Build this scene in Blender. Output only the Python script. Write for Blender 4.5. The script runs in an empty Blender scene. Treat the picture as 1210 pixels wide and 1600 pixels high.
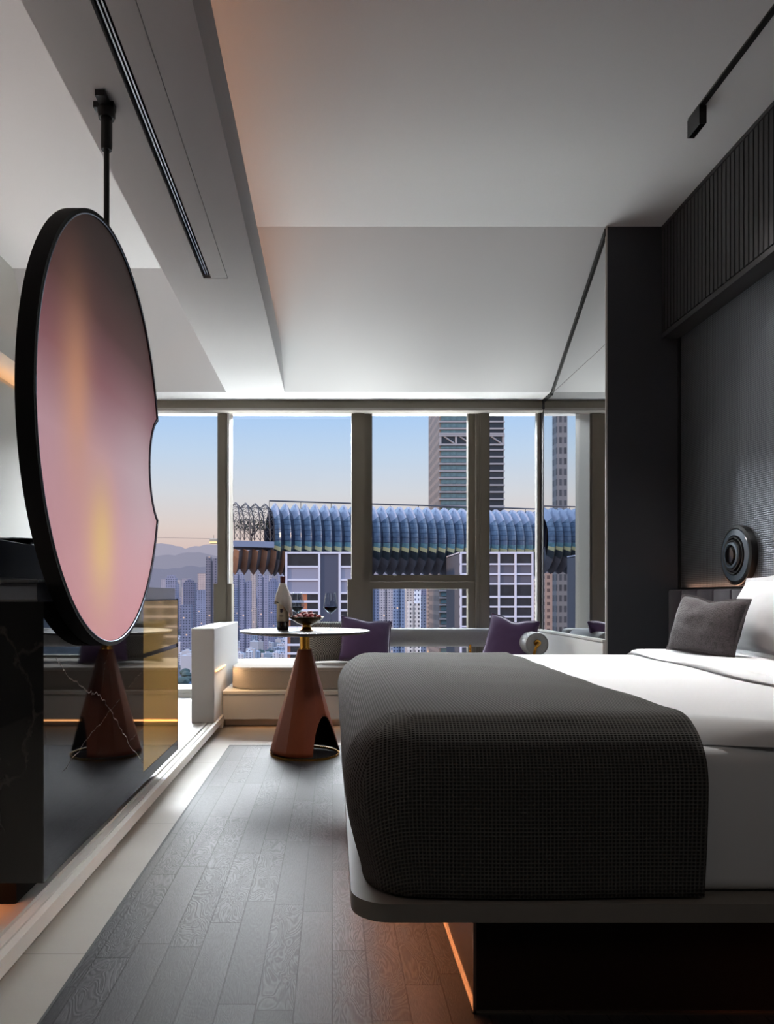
import bpy, bmesh, math, random
from mathutils import Vector, Matrix

S = bpy.context.scene
C = S.collection
R = random.Random(11)

# ------------------------------------------------------------------ camera
F = 1200.0            # focal length in pixels of the 1210 x 1600 frame
VX, VY = 520.0, 930.0  # where level lines running straight ahead meet
H = 0.98
cam_d = bpy.data.cameras.new('camera')
cam = bpy.data.objects.new('camera', cam_d)
C.objects.link(cam)
cam.location = (0, 0, H)
cam.rotation_euler = (math.pi / 2, 0, 0)
cam_d.sensor_fit = 'VERTICAL'
cam_d.sensor_height = 36
cam_d.sensor_width = 36
cam_d.lens = 36 * F / 1600
cam_d.shift_x = (605 - VX) / 1600
cam_d.shift_y = (VY - 800) / 1600
cam_d.clip_start = 0.05
cam_d.clip_end = 40000
S.camera = cam

def at(px, py, Y):
    """photo pixel + distance ahead -> world point"""
    k = Y / F
    return Vector(((px - VX) * k, Y, H - (py - VY) * k))

# ------------------------------------------------------------------ view
S.view_settings.view_transform = 'Standard'
S.view_settings.look = 'None'
S.view_settings.exposure = 0.12
S.view_settings.gamma = 1
S.view_settings.use_curve_mapping = False
S.cycles.use_denoising = True
S.cycles.max_bounces = 10
S.cycles.diffuse_bounces = 6
S.cycles.glossy_bounces = 5
S.cycles.transparent_max_bounces = 16
S.cycles.sample_clamp_indirect = 6
S.cycles.caustics_reflective = False
S.cycles.caustics_refractive = False

def lin(c):
    def f(v):
        v /= 255.0
        return v / 12.92 if v <= 0.04045 else ((v + 0.055) / 1.055) ** 2.4
    return (f(c[0]), f(c[1]), f(c[2]), 1)

# ------------------------------------------------------------------ sky
SKY_HIGH = 3.0
w = bpy.data.worlds.new('dusk_sky')
S.world = w
w.use_nodes = True
nt = w.node_tree
nt.nodes.clear()
tc = nt.nodes.new('ShaderNodeTexCoord')
sep = nt.nodes.new('ShaderNodeSeparateXYZ')
nt.links.new(tc.outputs['Generated'], sep.inputs[0])
ramp = nt.nodes.new('ShaderNodeValToRGB')
cr = ramp.color_ramp
stops = [(0.0, (200, 176, 176)), (0.055, (216, 188, 182)), (0.085, (222, 204, 198)), (0.13, (212, 212, 218)),
         (0.18, (194, 211, 233)), (0.235, (170, 202, 242)), (0.5, (170, 195, 232)), (1.0, (150, 180, 225))]
while len(cr.elements) < len(stops):
    cr.elements.new(0.5)
for e, (p, c) in zip(cr.elements, stops):
    e.position = p
    e.color = lin(c)
nt.links.new(sep.outputs['Z'], ramp.inputs[0])
st = nt.nodes.new('ShaderNodeMapRange')
st.inputs[1].default_value = 0.25
st.inputs[2].default_value = 0.50
st.inputs[3].default_value = 1.0
st.inputs[4].default_value = SKY_HIGH
nt.links.new(sep.outputs['Z'], st.inputs[0])
bg = nt.nodes.new('ShaderNodeBackground')
nt.links.new(ramp.outputs[0], bg.inputs[0])
nt.links.new(st.outputs[0], bg.inputs[1])
wo = nt.nodes.new('ShaderNodeOutputWorld')
nt.links.new(bg.outputs[0], wo.inputs[0])

# low dusk sun on the far left, behind the hotel front: only the city catches it
sd = bpy.data.lights.new('low_sun', 'SUN')
sd.energy = 2.2
sd.angle = math.radians(4)
sd.color = (1.0, 0.70, 0.52)
so = bpy.data.objects.new('low_sun', sd)
C.objects.link(so)
so.rotation_euler = Vector((-0.9, -0.35, 0.16)).to_track_quat('Z', 'Y').to_euler()

def area(name, loc, size, direction, power, color=(1, 1, 1), spread=math.pi, roll_axis='Y'):
    d = bpy.data.lights.new(name, 'AREA')
    d.shape = 'RECTANGLE'
    d.size, d.size_y = size
    d.energy = power
    d.color = color
    d.spread = spread
    o = bpy.data.objects.new(name, d)
    C.objects.link(o)
    o.location = loc
    # local -Z looks along direction; local Y runs along roll_axis
    z = -Vector(direction).normalized()
    y = Vector({'X': (1, 0, 0), 'Y': (0, 1, 0), 'Z': (0, 0, 1)}[roll_axis])
    y = (y - z * y.dot(z)).normalized()
    x = y.cross(z)
    m = Matrix((x, y, z)).transposed()
    o.rotation_euler = m.to_euler()
    return o

WIN_Y = 6.6
# daylight comes in through the window wall (portals only steer the sky sampling)
for (x0, x1, z0, z1) in ((-2.2, -1.0, .1, 2.55), (-.9, 1.78, .45, 2.55)):
    p = area('window_portal', ((x0 + x1) / 2, 7.15, (z0 + z1) / 2), (x1 - x0, z1 - z0), (0, -1, 0), 1, roll_axis='Z')
    p.data.cycles.is_portal = True

# added lamp panel outside above the view, standing in for brighter upper sky
area('added_sky_panel', (0.2, 14.5, 6.0), (13.0, 2.2), (0, -1, -0.38), 6200, (0.95, 0.97, 1.0), roll_axis='Z')
# unseen lamp added below the window sill to brighten the ceiling
area('added_sill_uplight', (0.35, 7.45, -0.12), (3.2, 0.7), (0, -0.05, 1), 345, (1.0, 0.985, 0.95), roll_axis='Y')

# unseen fill added behind the viewer to lift the near side of the bed
area('added_rear_fill', (0.6, -1.4, 3.3), (1.8, 1.6), (0, 0.3, -1), 13, (1.0, 0.97, 0.93))

AMBER = (1.0, 0.50, 0.22)
# hidden LED strips of the room, with two added fills on the left
area('cove_strip', (-0.72, 3.0, 2.90), (0.03, 6.4), (0.35, 0, 1), 5, (1.0, 0.46, 0.24))
area('added_left_uplight', (-2.2, 2.6, 2.70), (0.05, 7.6), (0.5, 0, 1), 6, (1.0, 0.80, 0.70))  # unseen uplight added to brighten the left ceiling
area('added_left_fill', (-1.9, 3.2, 0.35), (0.25, 2.8), (0.1, 0, 1), 17, (1.0, 0.82, 0.75))  # unseen fill added behind the cabinet, aimed at the left ceiling
area('left_wall_strip', (-2.30, 3.4, 2.42), (0.02, 6.0), (0.2, 0, 1), 5, AMBER)
area('cabinet_strip', (-0.96, 2.9, 0.19), (0.03, 1.7), (0.3, 0, -1), 0.9, (1.0, 0.33, 0.12))
area('ledge_strip', (-0.835, 2.4, 0.070), (0.015, 6.2), (1, 0, -0.55), 2.2, (1.0, 0.38, 0.13))
area('bench_strip', (0.5, 5.735, 0.045), (2.4, 0.015), (0, -1, -0.35), 0.45, (1.0, 0.45, 0.17), roll_axis='Z')
area('bed_strip', (0.22, 2.7, 0.262), (0.02, 1.7), (-0.05, 0, -1), 4.5, (1.0, 0.36, 0.14))
area('bed_front_strip', (1.2, 1.74, 0.27), (1.6, 0.02), (0, -0.1, -1), 0.5, (1.0, 0.30, 0.10), roll_axis='X')
area('headboard_strip', (2.235, 3.1, 1.03), (0.01, 3.6), (0.25, 0, 1), 1.0, (1.0, 0.55, 0.35))

# ------------------------------------------------------------------ helpers
def tag(o, label=None, cat=None, group=None, kind=None):
    if label: o['label'] = label
    if cat: o['category'] = cat
    if group: o['group'] = group
    if kind: o['kind'] = kind
    return o

def thing(name, loc, label, cat, group=None, rz=0):
    o = bpy.data.objects.new(name, None)
    o.empty_display_size = 0.05
    C.objects.link(o)
    o.location = loc
    o.rotation_euler = (0, 0, rz)
    return tag(o, label, cat, group)

class MB:
    """collects shapes and links them as ONE mesh object"""
    def __init__(s):
        s.bm = bmesh.new()
        s.mi = 0
    def face(s, vs):
        try:
            f = s.bm.faces.new(vs)
            f.material_index = s.mi
            return f
        except ValueError:
            return None
    def box(s, x0, x1, y0, y1, z0, z1, bevel=0.0, seg=2):
        v = [s.bm.verts.new((x, y, z)) for z in (z0, z1) for y in (y0, y1) for x in (x0, x1)]
        fs = [s.face([v[i] for i in q]) for q in ((0, 2, 3, 1), (4, 5, 7, 6), (0, 1, 5, 4), (2, 6, 7, 3), (0, 4, 6, 2), (1, 3, 7, 5))]
        if bevel:
            es = {e for f in fs for e in f.edges}
            bmesh.ops.bevel(s.bm, geom=list(es), offset=bevel, segments=seg, profile=0.5, affect='EDGES')
        return s
    def obox(s, c, ax, half):
        """oriented box: centre, 3 axes, 3 half sizes"""
        c = Vector(c)
        a = [Vector(q).normalized() * h for q, h in zip(ax, half)]
        v = [s.bm.verts.new(c + i * a[0] + j * a[1] + k * a[2]) for k in (-1, 1) for j in (-1, 1) for i in (-1, 1)]
        for q in ((0, 2, 3, 1), (4, 5, 7, 6), (0, 1, 5, 4), (2, 6, 7, 3), (0, 4, 6, 2), (1, 3, 7, 5)):
            s.face([v[i] for i in q])
        return s
    def prism(s, pts, axis, a0, a1):
        """polygon in the plane across axis, pulled from a0 to a1; pts in the other two axes' order"""
        def mk(p, a):
            if axis == 'x': return (a, p[0], p[1])
            if axis == 'y': return (p[0], a, p[1])
            return (p[0], p[1], a)
        A = [s.bm.verts.new(mk(p, a0)) for p in pts]
        B = [s.bm.verts.new(mk(p, a1)) for p in pts]
        s.face(A); s.face(B[::-1])
        n = len(pts)
        for i in range(n):
            s.face([A[i], B[i], B[(i + 1) % n], A[(i + 1) % n]])
        return s
    def tube(s, pts, r, n=10, caps=True):
        pts = [Vector(p) for p in pts]
        rs = r if isinstance(r, (list, tuple)) else [r] * len(pts)
        rings = []
        up = Vector((0, 0, 1))
        for i, p in enumerate(pts):
            d = (pts[min(i + 1, len(pts) - 1)] - pts[max(i - 1, 0)]).normalized()
            u = d.cross(up)
            if u.length < 0.05: u = d.cross(Vector((1, 0, 0)))
            u.normalize()
            v = d.cross(u)
            rings.append([s.bm.verts.new(p + rs[i] * (math.cos(2 * math.pi * k / n) * u + math.sin(2 * math.pi * k / n) * v)) for k in range(n)])
        for a, b in zip(rings, rings[1:]):
            for k in range(n):
                s.face([a[k], a[(k + 1) % n], b[(k + 1) % n], b[k]])
        if caps:
            s.face(rings[0][::-1]); s.face(rings[-1])
        return s
    def lathe(s, prof, n=32, c=(0, 0, 0), axis='z', close=False):
        """prof: (radius, height) pairs turned about an axis through c"""
        c = Vector(c)
        def P(r, h, a):
            ca, sa = r * math.cos(a), r * math.sin(a)
            if axis == 'z': return c + Vector((ca, sa, h))
            if axis == 'x': return c + Vector((h, ca, sa))
            return c + Vector((ca, h, sa))
        rings = []
        for r, h in prof:
            if r < 1e-6:
                rings.append([s.bm.verts.new(P(0, h, 0))])
            else:
                rings.append([s.bm.verts.new(P(r, h, 2 * math.pi * k / n)) for k in range(n)])
        pairs = list(zip(rings, rings[1:]))
        if close: pairs.append((rings[-1], rings[0]))
        for a, b in pairs:
            for k in range(n):
                k2 = (k + 1) % n
                if len(a) == 1 and len(b) == 1: continue
                if len(a) == 1: s.face([a[0], b[k2], b[k]])
                elif len(b) == 1: s.face([a[k], a[k2], b[0]])
                else: s.face([a[k], a[k2], b[k2], b[k]])
        return s
    def build(s, name, mats, parent=None, smooth=False, angle=35, mods=None):
        bmesh.ops.recalc_face_normals(s.bm, faces=s.bm.faces[:])
        me = bpy.data.meshes.new(name)
        s.bm.to_mesh(me)
        s.bm.free()
        for m in (mats if isinstance(mats, (list, tuple)) else [mats]):
            me.materials.append(m)
        if smooth:
            for p in me.polygons: p.use_smooth = True
            try:
                me.set_sharp_from_angle(angle=math.radians(angle))
            except Exception:
                pass
        o = bpy.data.objects.new(name, me)
        C.objects.link(o)
        if parent is not None:
            o.parent = parent
        return o

def copy_tree(o, parent=None):
    c = o.copy()
    C.objects.link(c)
    c.parent = parent
    for ch in list(o.children):
        copy_tree(ch, c)
    return c

def struct(o, label=None):
    o['kind'] = 'structure'
    if label: o['label'] = label
    return o

# ------------------------------------------------------------------ materials
class NT:
    def __init__(s, name):
        s.m = bpy.data.materials.new(name)
        s.m.use_nodes = True
        s.t = s.m.node_tree
        s.b = s.t.nodes['Principled BSDF']
        s.o = s.t.nodes['Material Output']
    def n(s, typ, **kw):
        nd = s.t.nodes.new(typ)
        for k, v in kw.items():
            if k.startswith('i_'):
                nd.inputs[k[2:].replace('_', ' ')].default_value = v
            else:
                setattr(nd, k, v)
        return nd
    def l(s, a, b):
        s.t.links.new(a, b)
    def math(s, op, a, b=None, c=None):
        nd = s.t.nodes.new('ShaderNodeMath')
        nd.operation = op
        for i, v in enumerate((a, b, c)):
            if v is None: continue
            if isinstance(v, (int, float)): nd.inputs[i].default_value = v
            else: s.l(v, nd.inputs[i])
        return nd.outputs[0]
    def mix(s, f, a, b, blend='MIX'):
        nd = s.t.nodes.new('ShaderNodeMix')
        nd.data_type = 'RGBA'
        nd.blend_type = blend
        for sock, v in ((nd.inputs[0], f), (nd.inputs[6], a), (nd.inputs[7], b)):
            if isinstance(v, (int, float)): sock.default_value = v
            elif isinstance(v, tuple): sock.default_value = v
            else: s.l(v, sock)
        return nd.outputs[2]
    def bump(s, h, strength, dist=0.001):
        nd = s.t.nodes.new('ShaderNodeBump')
        nd.inputs['Strength'].default_value = strength
        nd.inputs['Distance'].default_value = dist
        s.l(h, nd.inputs['Height'])
        s.l(nd.outputs[0], s.b.inputs['Normal'])

def mat(name, rgb, rough=0.6, metal=0.0, spec=0.5, emit=None, estr=0.0, noise=0.0, nscale=20, coat=0.0, sheen=0.0, bump=0.0):
    k = NT(name)
    col = lin(rgb)
    b = k.b
    b.inputs['Base Color'].default_value = col
    b.inputs['Roughness'].default_value = rough
    b.inputs['Metallic'].default_value = metal
    b.inputs['Specular IOR Level'].default_value = spec
    b.inputs['Coat Weight'].default_value = coat
    b.inputs['Sheen Weight'].default_value = sheen
    if noise or bump:
        tcn = k.n('ShaderNodeTexCoord')
        nz = k.n('ShaderNodeTexNoise')
        nz.inputs['Scale'].default_value = nscale
        nz.inputs['Detail'].default_value = 4
        k.l(tcn.outputs['Object'], nz.inputs['Vector'])
        if noise:
            dk = tuple(c * (1 - noise) for c in col[:3]) + (1,)
            lt = tuple(min(1, c * (1 + noise)) for c in col[:3]) + (1,)
            k.l(k.mix(nz.outputs['Fac'], dk, lt), b.inputs['Base Color'])
        if bump:
            k.bump(nz.outputs['Fac'], bump, 0.002)
    if emit:
        b.inputs['Emission Color'].default_value = lin(emit)
        b.inputs['Emission Strength'].default_value = estr
    return k.m

def fabric(name, rgb, scale=900, amount=0.35, rough=0.95, sheen=0.2, bump=0.25):
    """woven cloth: two crossed fine thread patterns plus a soft mottling"""
    k = NT(name)
    t = k.n('ShaderNodeTexCoord')
    nz = k.n('ShaderNodeTexNoise'); nz.inputs['Scale'].default_value = scale / 4; nz.inputs['Detail'].default_value = 3
    n2 = k.n('ShaderNodeTexNoise'); n2.inputs['Scale'].default_value = 9
    k.l(t.outputs['Object'], nz.inputs['Vector']); k.l(t.outputs['Object'], n2.inputs['Vector'])
    c = lin(rgb)
    a = tuple(v * (1 - amount) for v in c[:3]) + (1,)
    b = tuple(min(1, v * (1 + amount)) for v in c[:3]) + (1,)
    m1 = k.mix(nz.outputs['Fac'], a, b)
    m2 = k.mix(n2.outputs['Fac'], tuple(v * .92 for v in c[:3]) + (1,), tuple(min(1, v * 1.08) for v in c[:3]) + (1,))
    k.l(k.mix(0.5, m1, m2), k.b.inputs['Base Color'])
    k.b.inputs['Roughness'].default_value = rough
    k.b.inputs['Sheen Weight'].default_value = sheen
    k.b.inputs['Specular IOR Level'].default_value = 0.2
    k.bump(nz.outputs['Fac'], bump, 0.001)
    return k.m

M = {}
M['wall'] = mat('white_paint', (186, 186, 182), 0.7, noise=0.02, nscale=3)
M['ceil'] = mat('ceiling_paint', (214, 216, 219), 0.8, noise=0.015, nscale=2)
M['stone'] = mat('pale_stone', (216, 211, 203), 0.6, noise=0.03, nscale=6)
M['white_lacquer'] = mat('white_lacquer', (214, 211, 206), 0.35)
M['charcoal'] = mat('charcoal_panel', (45, 46, 51), 0.55, noise=0.05, nscale=4)
M['slat'] = mat('charcoal_slats', (44, 43, 44), 0.5, noise=0.08, nscale=15)
M['black'] = mat('black_metal', (14, 14, 15), 0.35, metal=0.0, spec=0.4)
M['black_matte'] = mat('black_matte', (10, 10, 11), 0.7, spec=0.25)
M['black_gloss'] = mat('black_gloss', (6, 6, 7), 0.08)
M['frame'] = mat('taupe_aluminium', (128, 122, 110), 0.45, metal=0.25)
M['frame_white'] = mat('white_aluminium', (180, 176, 170), 0.5)
M['dark_line'] = mat('dark_joint', (40, 40, 40), 0.7)
M['brass'] = mat('brushed_brass', (190, 140, 60), 0.25, metal=1.0)
M['gold'] = mat('gold_mirror', (244, 196, 108), 0.06, metal=0.6)
M['mirror'] = mat('mirror_glass', (235, 236, 236), 0.01, metal=1.0)
M['silver'] = mat('satin_silver', (190, 190, 192), 0.25, metal=1.0)
M['grey_linen'] = fabric('grey_linen', (150, 142, 134), 700)
M['grey_bolster'] = fabric('grey_bolster_cloth', (165, 167, 168), 700)
M['purple'] = fabric('purple_velvet', (94, 72, 110), 500, 0.15, sheen=0.5)
M['white_linen'] = mat('white_cotton', (236, 236, 236), 0.85, sheen=0.1, noise=0.01, nscale=5, bump=0.05)
M['white_seam'] = mat('white_seam', (205, 206, 208), 0.85)
M['head_fabric'] = fabric('aubergine_leather', (52, 45, 54), 120, 0.1, rough=0.6, bump=0.1)
M['taupe'] = mat('taupe_lacquer', (140, 134, 126), 0.35)
M['plinth'] = mat('bronze_plinth', (46, 30, 24), 0.18, spec=0.6)
M['plinth_edge'] = mat('plinth_edge_metal', (170, 158, 145), 0.3, metal=1.0)
M['leather'] = mat('cognac_leather', (122, 60, 35), 0.5, spec=0.3, noise=0.08, nscale=40, bump=0.05)
M['led'] = mat('led_strip', (255, 220, 170), 0.5, emit=(255, 190, 120), estr=2.2)
M['white_flat'] = mat('white_window_shelf', (225, 238, 232), 0.4)

def glass_mat(name, tint=(255, 255, 255), refl=0.06, rough=0.0):
    k = NT(name)
    k.t.nodes.remove(k.b)
    tr = k.n('ShaderNodeBsdfTransparent'); tr.inputs[0].default_value = lin(tint)
    gl = k.n('ShaderNodeBsdfGlossy'); gl.inputs['Roughness'].default_value = rough
    fr = k.n('ShaderNodeLayerWeight'); fr.inputs[0].default_value = 0.5
    f = k.math('MULTIPLY_ADD', k.math('POWER', fr.outputs['Facing'], 4.0), refl * 9, refl * .5)
    mx = k.n('ShaderNodeMixShader')
    k.l(f, mx.inputs[0]); k.l(tr.outputs[0], mx.inputs[1]); k.l(gl.outputs[0], mx.inputs[2])
    k.l(mx.outputs[0], k.o.inputs[0])
    return k.m
M['pane'] = glass_mat('window_glass', (250, 252, 252), 0.004)
M['crystal'] = glass_mat('crystal_glass', (238, 242, 245), 0.10)
M['wine'] = mat('red_wine', (40, 6, 10), 0.05)
M['bottle'] = mat('dark_wine_bottle', (38, 16, 14), 0.1)
M['paper'] = mat('cream_label_paper', (196, 184, 160), 0.8)
M['foil'] = mat('dark_red_foil', (84, 22, 24), 0.35)

def wood_mat():
    k = NT('smoked_oak_planks')
    PW, PL = 0.0915, 0.62
    g = k.n('ShaderNodeNewGeometry')
    sp = k.n('ShaderNodeSeparateXYZ'); k.l(g.outputs['Position'], sp.inputs[0])
    xr = k.math('DIVIDE', sp.outputs[0], PW)
    row = k.math('FLOOR', xr)
    fx = k.math('FRACT', xr)
    wn = k.n('ShaderNodeTexWhiteNoise'); wn.noise_dimensions = '1D'; k.l(row, wn.inputs['W'])
    yr = k.math('ADD', k.math('DIVIDE', sp.outputs[1], PL), wn.outputs['Value'])
    col = k.math('FLOOR', yr)
    fy = k.math('FRACT', yr)
    w2 = k.n('ShaderNodeTexWhiteNoise'); w2.noise_dimensions = '2D'
    cb = k.n('ShaderNodeCombineXYZ'); k.l(row, cb.inputs[0]); k.l(col, cb.inputs[1]); k.l(cb.outputs[0], w2.inputs['Vector'])
    # gaps
    gx = k.math('MINIMUM', fx, k.math('SUBTRACT', 1.0, fx))
    gy = k.math('MINIMUM', fy, k.math('SUBTRACT', 1.0, fy))
    gap = k.math('MAXIMUM', k.math('LESS_THAN', gx, 0.022), k.math('LESS_THAN', gy, 0.004))
    # grain: cathedral figure on some boards, straight on others
    w3 = k.n('ShaderNodeTexWhiteNoise'); w3.noise_dimensions = '3D'
    cb3 = k.n('ShaderNodeCombineXYZ'); k.l(row, cb3.inputs[0]); k.l(col, cb3.inputs[1]); cb3.inputs[2].default_value = 2.9
    k.l(cb3.outputs[0], w3.inputs['Vector'])
    cc = k.n('ShaderNodeCombineXYZ')
    k.l(k.math('ADD', k.math('MULTIPLY', sp.outputs[0], 1.0), k.math('MULTIPLY', w2.outputs['Value'], 37.0)), cc.inputs[0])
    k.l(k.math('ADD', k.math('MULTIPLY', sp.outputs[1], 0.32), k.math('MULTIPLY', w3.outputs['Value'], 19.0)), cc.inputs[1])
    nz = k.n('ShaderNodeTexNoise'); nz.inputs['Scale'].default_value = 16; nz.inputs['Detail'].default_value = 2.0
    nz.inputs['Distortion'].default_value = 0.6
    k.l(cc.outputs[0], nz.inputs['Vector'])
    rings = k.math('SINE', k.math('MULTIPLY', nz.outputs['Fac'], 120.0))
    figure = k.math('GREATER_THAN', w3.outputs['Value'], 0.5)
    amp = k.math('ADD', 0.22, k.math('MULTIPLY', figure, 0.55))
    fine = k.n('ShaderNodeTexNoise'); fine.inputs['Scale'].default_value = 60; fine.inputs['Detail'].default_value = 4
    fv = k.n('ShaderNodeCombineXYZ')
    k.l(k.math('MULTIPLY', sp.outputs[0], 6.0), fv.inputs[0]); k.l(k.math('MULTIPLY', sp.outputs[1], 0.7), fv.inputs[1]); k.l(w2.outputs['Value'], fv.inputs[2])
    k.l(fv.outputs[0], fine.inputs['Vector'])
    grain = k.math('ADD', k.math('MULTIPLY', k.math('MULTIPLY', rings, 0.5), amp), fine.outputs['Fac'])
    base = k.mix(w2.outputs['Value'], lin((46, 44, 47)), lin((68, 65, 69)))
    grained = k.mix(k.math('MULTIPLY', k.math('SUBTRACT', grain, 0.1), 0.75), k.mix(0.5, base, (0.01, 0.01, 0.01, 1)), base)
    k.l(k.mix(gap, grained, lin((18, 17, 18))), k.b.inputs['Base Color'])
    rr = k.math('ADD', 0.5, k.math('MULTIPLY', k.math('SUBTRACT', 1.0, grain), 0.12))
    k.l(rr, k.b.inputs['Roughness'])
    hgt = k.math('SUBTRACT', k.math('MULTIPLY', grain, 0.35), k.math('MULTIPLY', gap, 1.5))
    k.bump(hgt, 0.65, 0.0016)
    k.b.inputs['Specular IOR Level'].default_value = 0.2
    return k.m
M['wood'] = wood_mat()

def tile_mat():
    k = NT('pale_floor_tile')
    g = k.n('ShaderNodeNewGeometry')
    sp = k.n('ShaderNodeSeparateXYZ'); k.l(g.outputs['Position'], sp.inputs[0])
    fy = k.math('FRACT', k.math('DIVIDE', k.math('ADD', sp.outputs[1], -2.10), 1.2))
    gap = k.math('LESS_THAN', fy, 0.0025)
    nz = k.n('ShaderNodeTexNoise'); nz.inputs['Scale'].default_value = 3; nz.inputs['Detail'].default_value = 5
    k.l(g.outputs['Position'], nz.inputs['Vector'])
    base = k.mix(nz.outputs['Fac'], lin((146, 140, 131)), lin((164, 158, 149)))
    k.l(k.mix(gap, base, lin((120, 115, 108))), k.b.inputs['Base Color'])
    k.b.inputs['Roughness'].default_value = 0.62
    return k.m
M['tile'] = tile_mat()

def marble_mat():
    k = NT('black_veined_marble')
    t = k.n('ShaderNodeNewGeometry')
    mp = k.n('ShaderNodeMapping'); mp.inputs['Rotation'].default_value = (0.6, 0.35, 0.2); mp.inputs['Location'].default_value = (0.3, 1.7, 0.2)
    mp.inputs['Scale'].default_value = (1.0, 1.0, 0.62)
    k.l(t.outputs['Position'], mp.inputs[0])
    nz = k.n('ShaderNodeTexNoise'); nz.inputs['Scale'].default_value = 3.5; nz.inputs['Detail'].default_value = 7; nz.inputs['Roughness'].default_value = 0.6
    k.l(mp.outputs[0], nz.inputs['Vector'])
    add = k.n('ShaderNodeVectorMath'); add.operation = 'MULTIPLY_ADD'
    add.inputs[1].default_value = (0.22, 0.22, 0.22)
    k.l(nz.outputs['Color'], add.inputs[0]); k.l(mp.outputs[0], add.inputs[2])
    out = None
    n3 = k.n('ShaderNodeTexNoise'); n3.inputs['Scale'].default_value = 2.2
    k.l(mp.outputs[0], n3.inputs['Vector'])
    for sc, th, gain in ((1.3, 0.005, 0.14), (3.7, 0.006, 0.10)):
        v = k.n('ShaderNodeTexVoronoi'); v.feature = 'DISTANCE_TO_EDGE'; v.inputs['Scale'].default_value = sc
        k.l(add.outputs[0], v.inputs['Vector'])
        mr = k.n('ShaderNodeMapRange'); mr.inputs[1].default_value = 0.0; mr.inputs[2].default_value = th * sc
        mr.inputs[3].default_value = gain; mr.inputs[4].default_value = 0.0
        k.l(v.outputs['Distance'], mr.inputs[0])
        q = k.math('MULTIPLY', mr.outputs[0], k.math('SMOOTH_MIN', k.math('MULTIPLY', k.math('MAXIMUM', k.math('SUBTRACT', n3.outputs['Fac'], 0.40), 0.0), 5.0), 1.0, 0.1))
        out = q if out is None else k.math('MAXIMUM', out, q)
    k.l(k.mix(out, lin((13, 12, 13)), lin((190, 180, 170))), k.b.inputs['Base Color'])
    k.b.inputs['Roughness'].default_value = 0.03
    k.b.inputs['Specular IOR Level'].default_value = 0.75
    return k.m
M['marble'] = marble_mat()

def throw_mat():
    k = NT('grey_waffle_knit')
    uv = k.n('ShaderNodeUVMap'); uv.uv_map = 'weave'
    sp = k.n('ShaderNodeSeparateXYZ'); k.l(uv.outputs[0], sp.inputs[0])
    P = 0.0085
    su = k.math('ABSOLUTE', k.math('SINE', k.math('MULTIPLY', sp.outputs[0], math.pi / P)))
    sv = k.math('ABSOLUTE', k.math('SINE', k.math('MULTIPLY', sp.outputs[1], math.pi / P)))
    pit = k.math('MULTIPLY', su, sv)                    # 1 in the pit of each waffle cell
    rib = k.math('SUBTRACT', 1.0, k.math('POWER', pit, 0.7))
    k.l(k.mix(rib, lin((11, 11, 11)), lin((112, 110, 107))), k.b.inputs['Base Color'])
    k.b.inputs['Roughness'].default_value = 0.9
    k.b.inputs['Sheen Weight'].default_value = 0.3
    k.b.inputs['Sheen Tint'].default_value = lin((170, 162, 155))
    k.b.inputs['Specular IOR Level'].default_value = 0.15
    k.bump(rib, 0.8, 0.003)
    return k.m
M['throw'] = throw_mat()

def mesh_panel_mat():
    k = NT('woven_metal_wallcovering')
    t = k.n('ShaderNodeNewGeometry')
    sp = k.n('ShaderNodeSeparateXYZ'); k.l(t.outputs['Position'], sp.inputs[0])
    sy = k.math('SINE', k.math('MULTIPLY', sp.outputs[1], 2 * math.pi / 0.018))
    sz = k.math('SINE', k.math('MULTIPLY', sp.outputs[2], 2 * math.pi / 0.011))
    h = k.math('ADD', k.math('MULTIPLY', sy, 0.5), k.math('MULTIPLY', sz, 0.7))
    k.l(k.mix(k.math('MULTIPLY_ADD', h, 0.35, 0.5), lin((80, 84, 90)), lin((142, 146, 152))), k.b.inputs['Base Color'])
    k.b.inputs['Metallic'].default_value = 0.75
    k.b.inputs['Roughness'].default_value = 0.42
    k.bump(h, 0.5, 0.0012)
    return k.m
M['mesh_panel'] = mesh_panel_mat()

def check_mat():
    k = NT('grey_houndstooth_cloth')
    t = k.n('ShaderNodeTexCoord')
    ch = k.n('ShaderNodeTexChecker'); ch.inputs['Scale'].default_value = 105
    ch.inputs[1].default_value = lin((150, 148, 142)); ch.inputs[2].default_value = lin((64, 62, 60))
    k.l(t.outputs['Object'], ch.inputs[0])
    k.l(ch.outputs[0], k.b.inputs['Base Color'])
    k.b.inputs['Roughness'].default_value = 0.9
    return k.m
M['check'] = check_mat()

def charcoal_pillow_mat():
    k = NT('charcoal_boucle')
    t = k.n('ShaderNodeTexCoord')
    v = k.n('ShaderNodeTexVoronoi'); v.inputs['Scale'].default_value = 170
    nz = k.n('ShaderNodeTexNoise'); nz.inputs['Scale'].default_value = 60
    k.l(t.outputs['Object'], v.inputs['Vector']); k.l(t.outputs['Object'], nz.inputs['Vector'])
    k.l(k.mix(k.math('MULTIPLY', v.outputs['Distance'], nz.outputs['Fac']), lin((92, 84, 86)), lin((24, 20, 22))), k.b.inputs['Base Color'])
    k.b.inputs['Roughness'].default_value = 0.95
    k.b.inputs['Sheen Weight'].default_value = 0.15
    k.bump(v.outputs['Distance'], 0.6, 0.002)
    return k.m
M['boucle'] = charcoal_pillow_mat()

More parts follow.
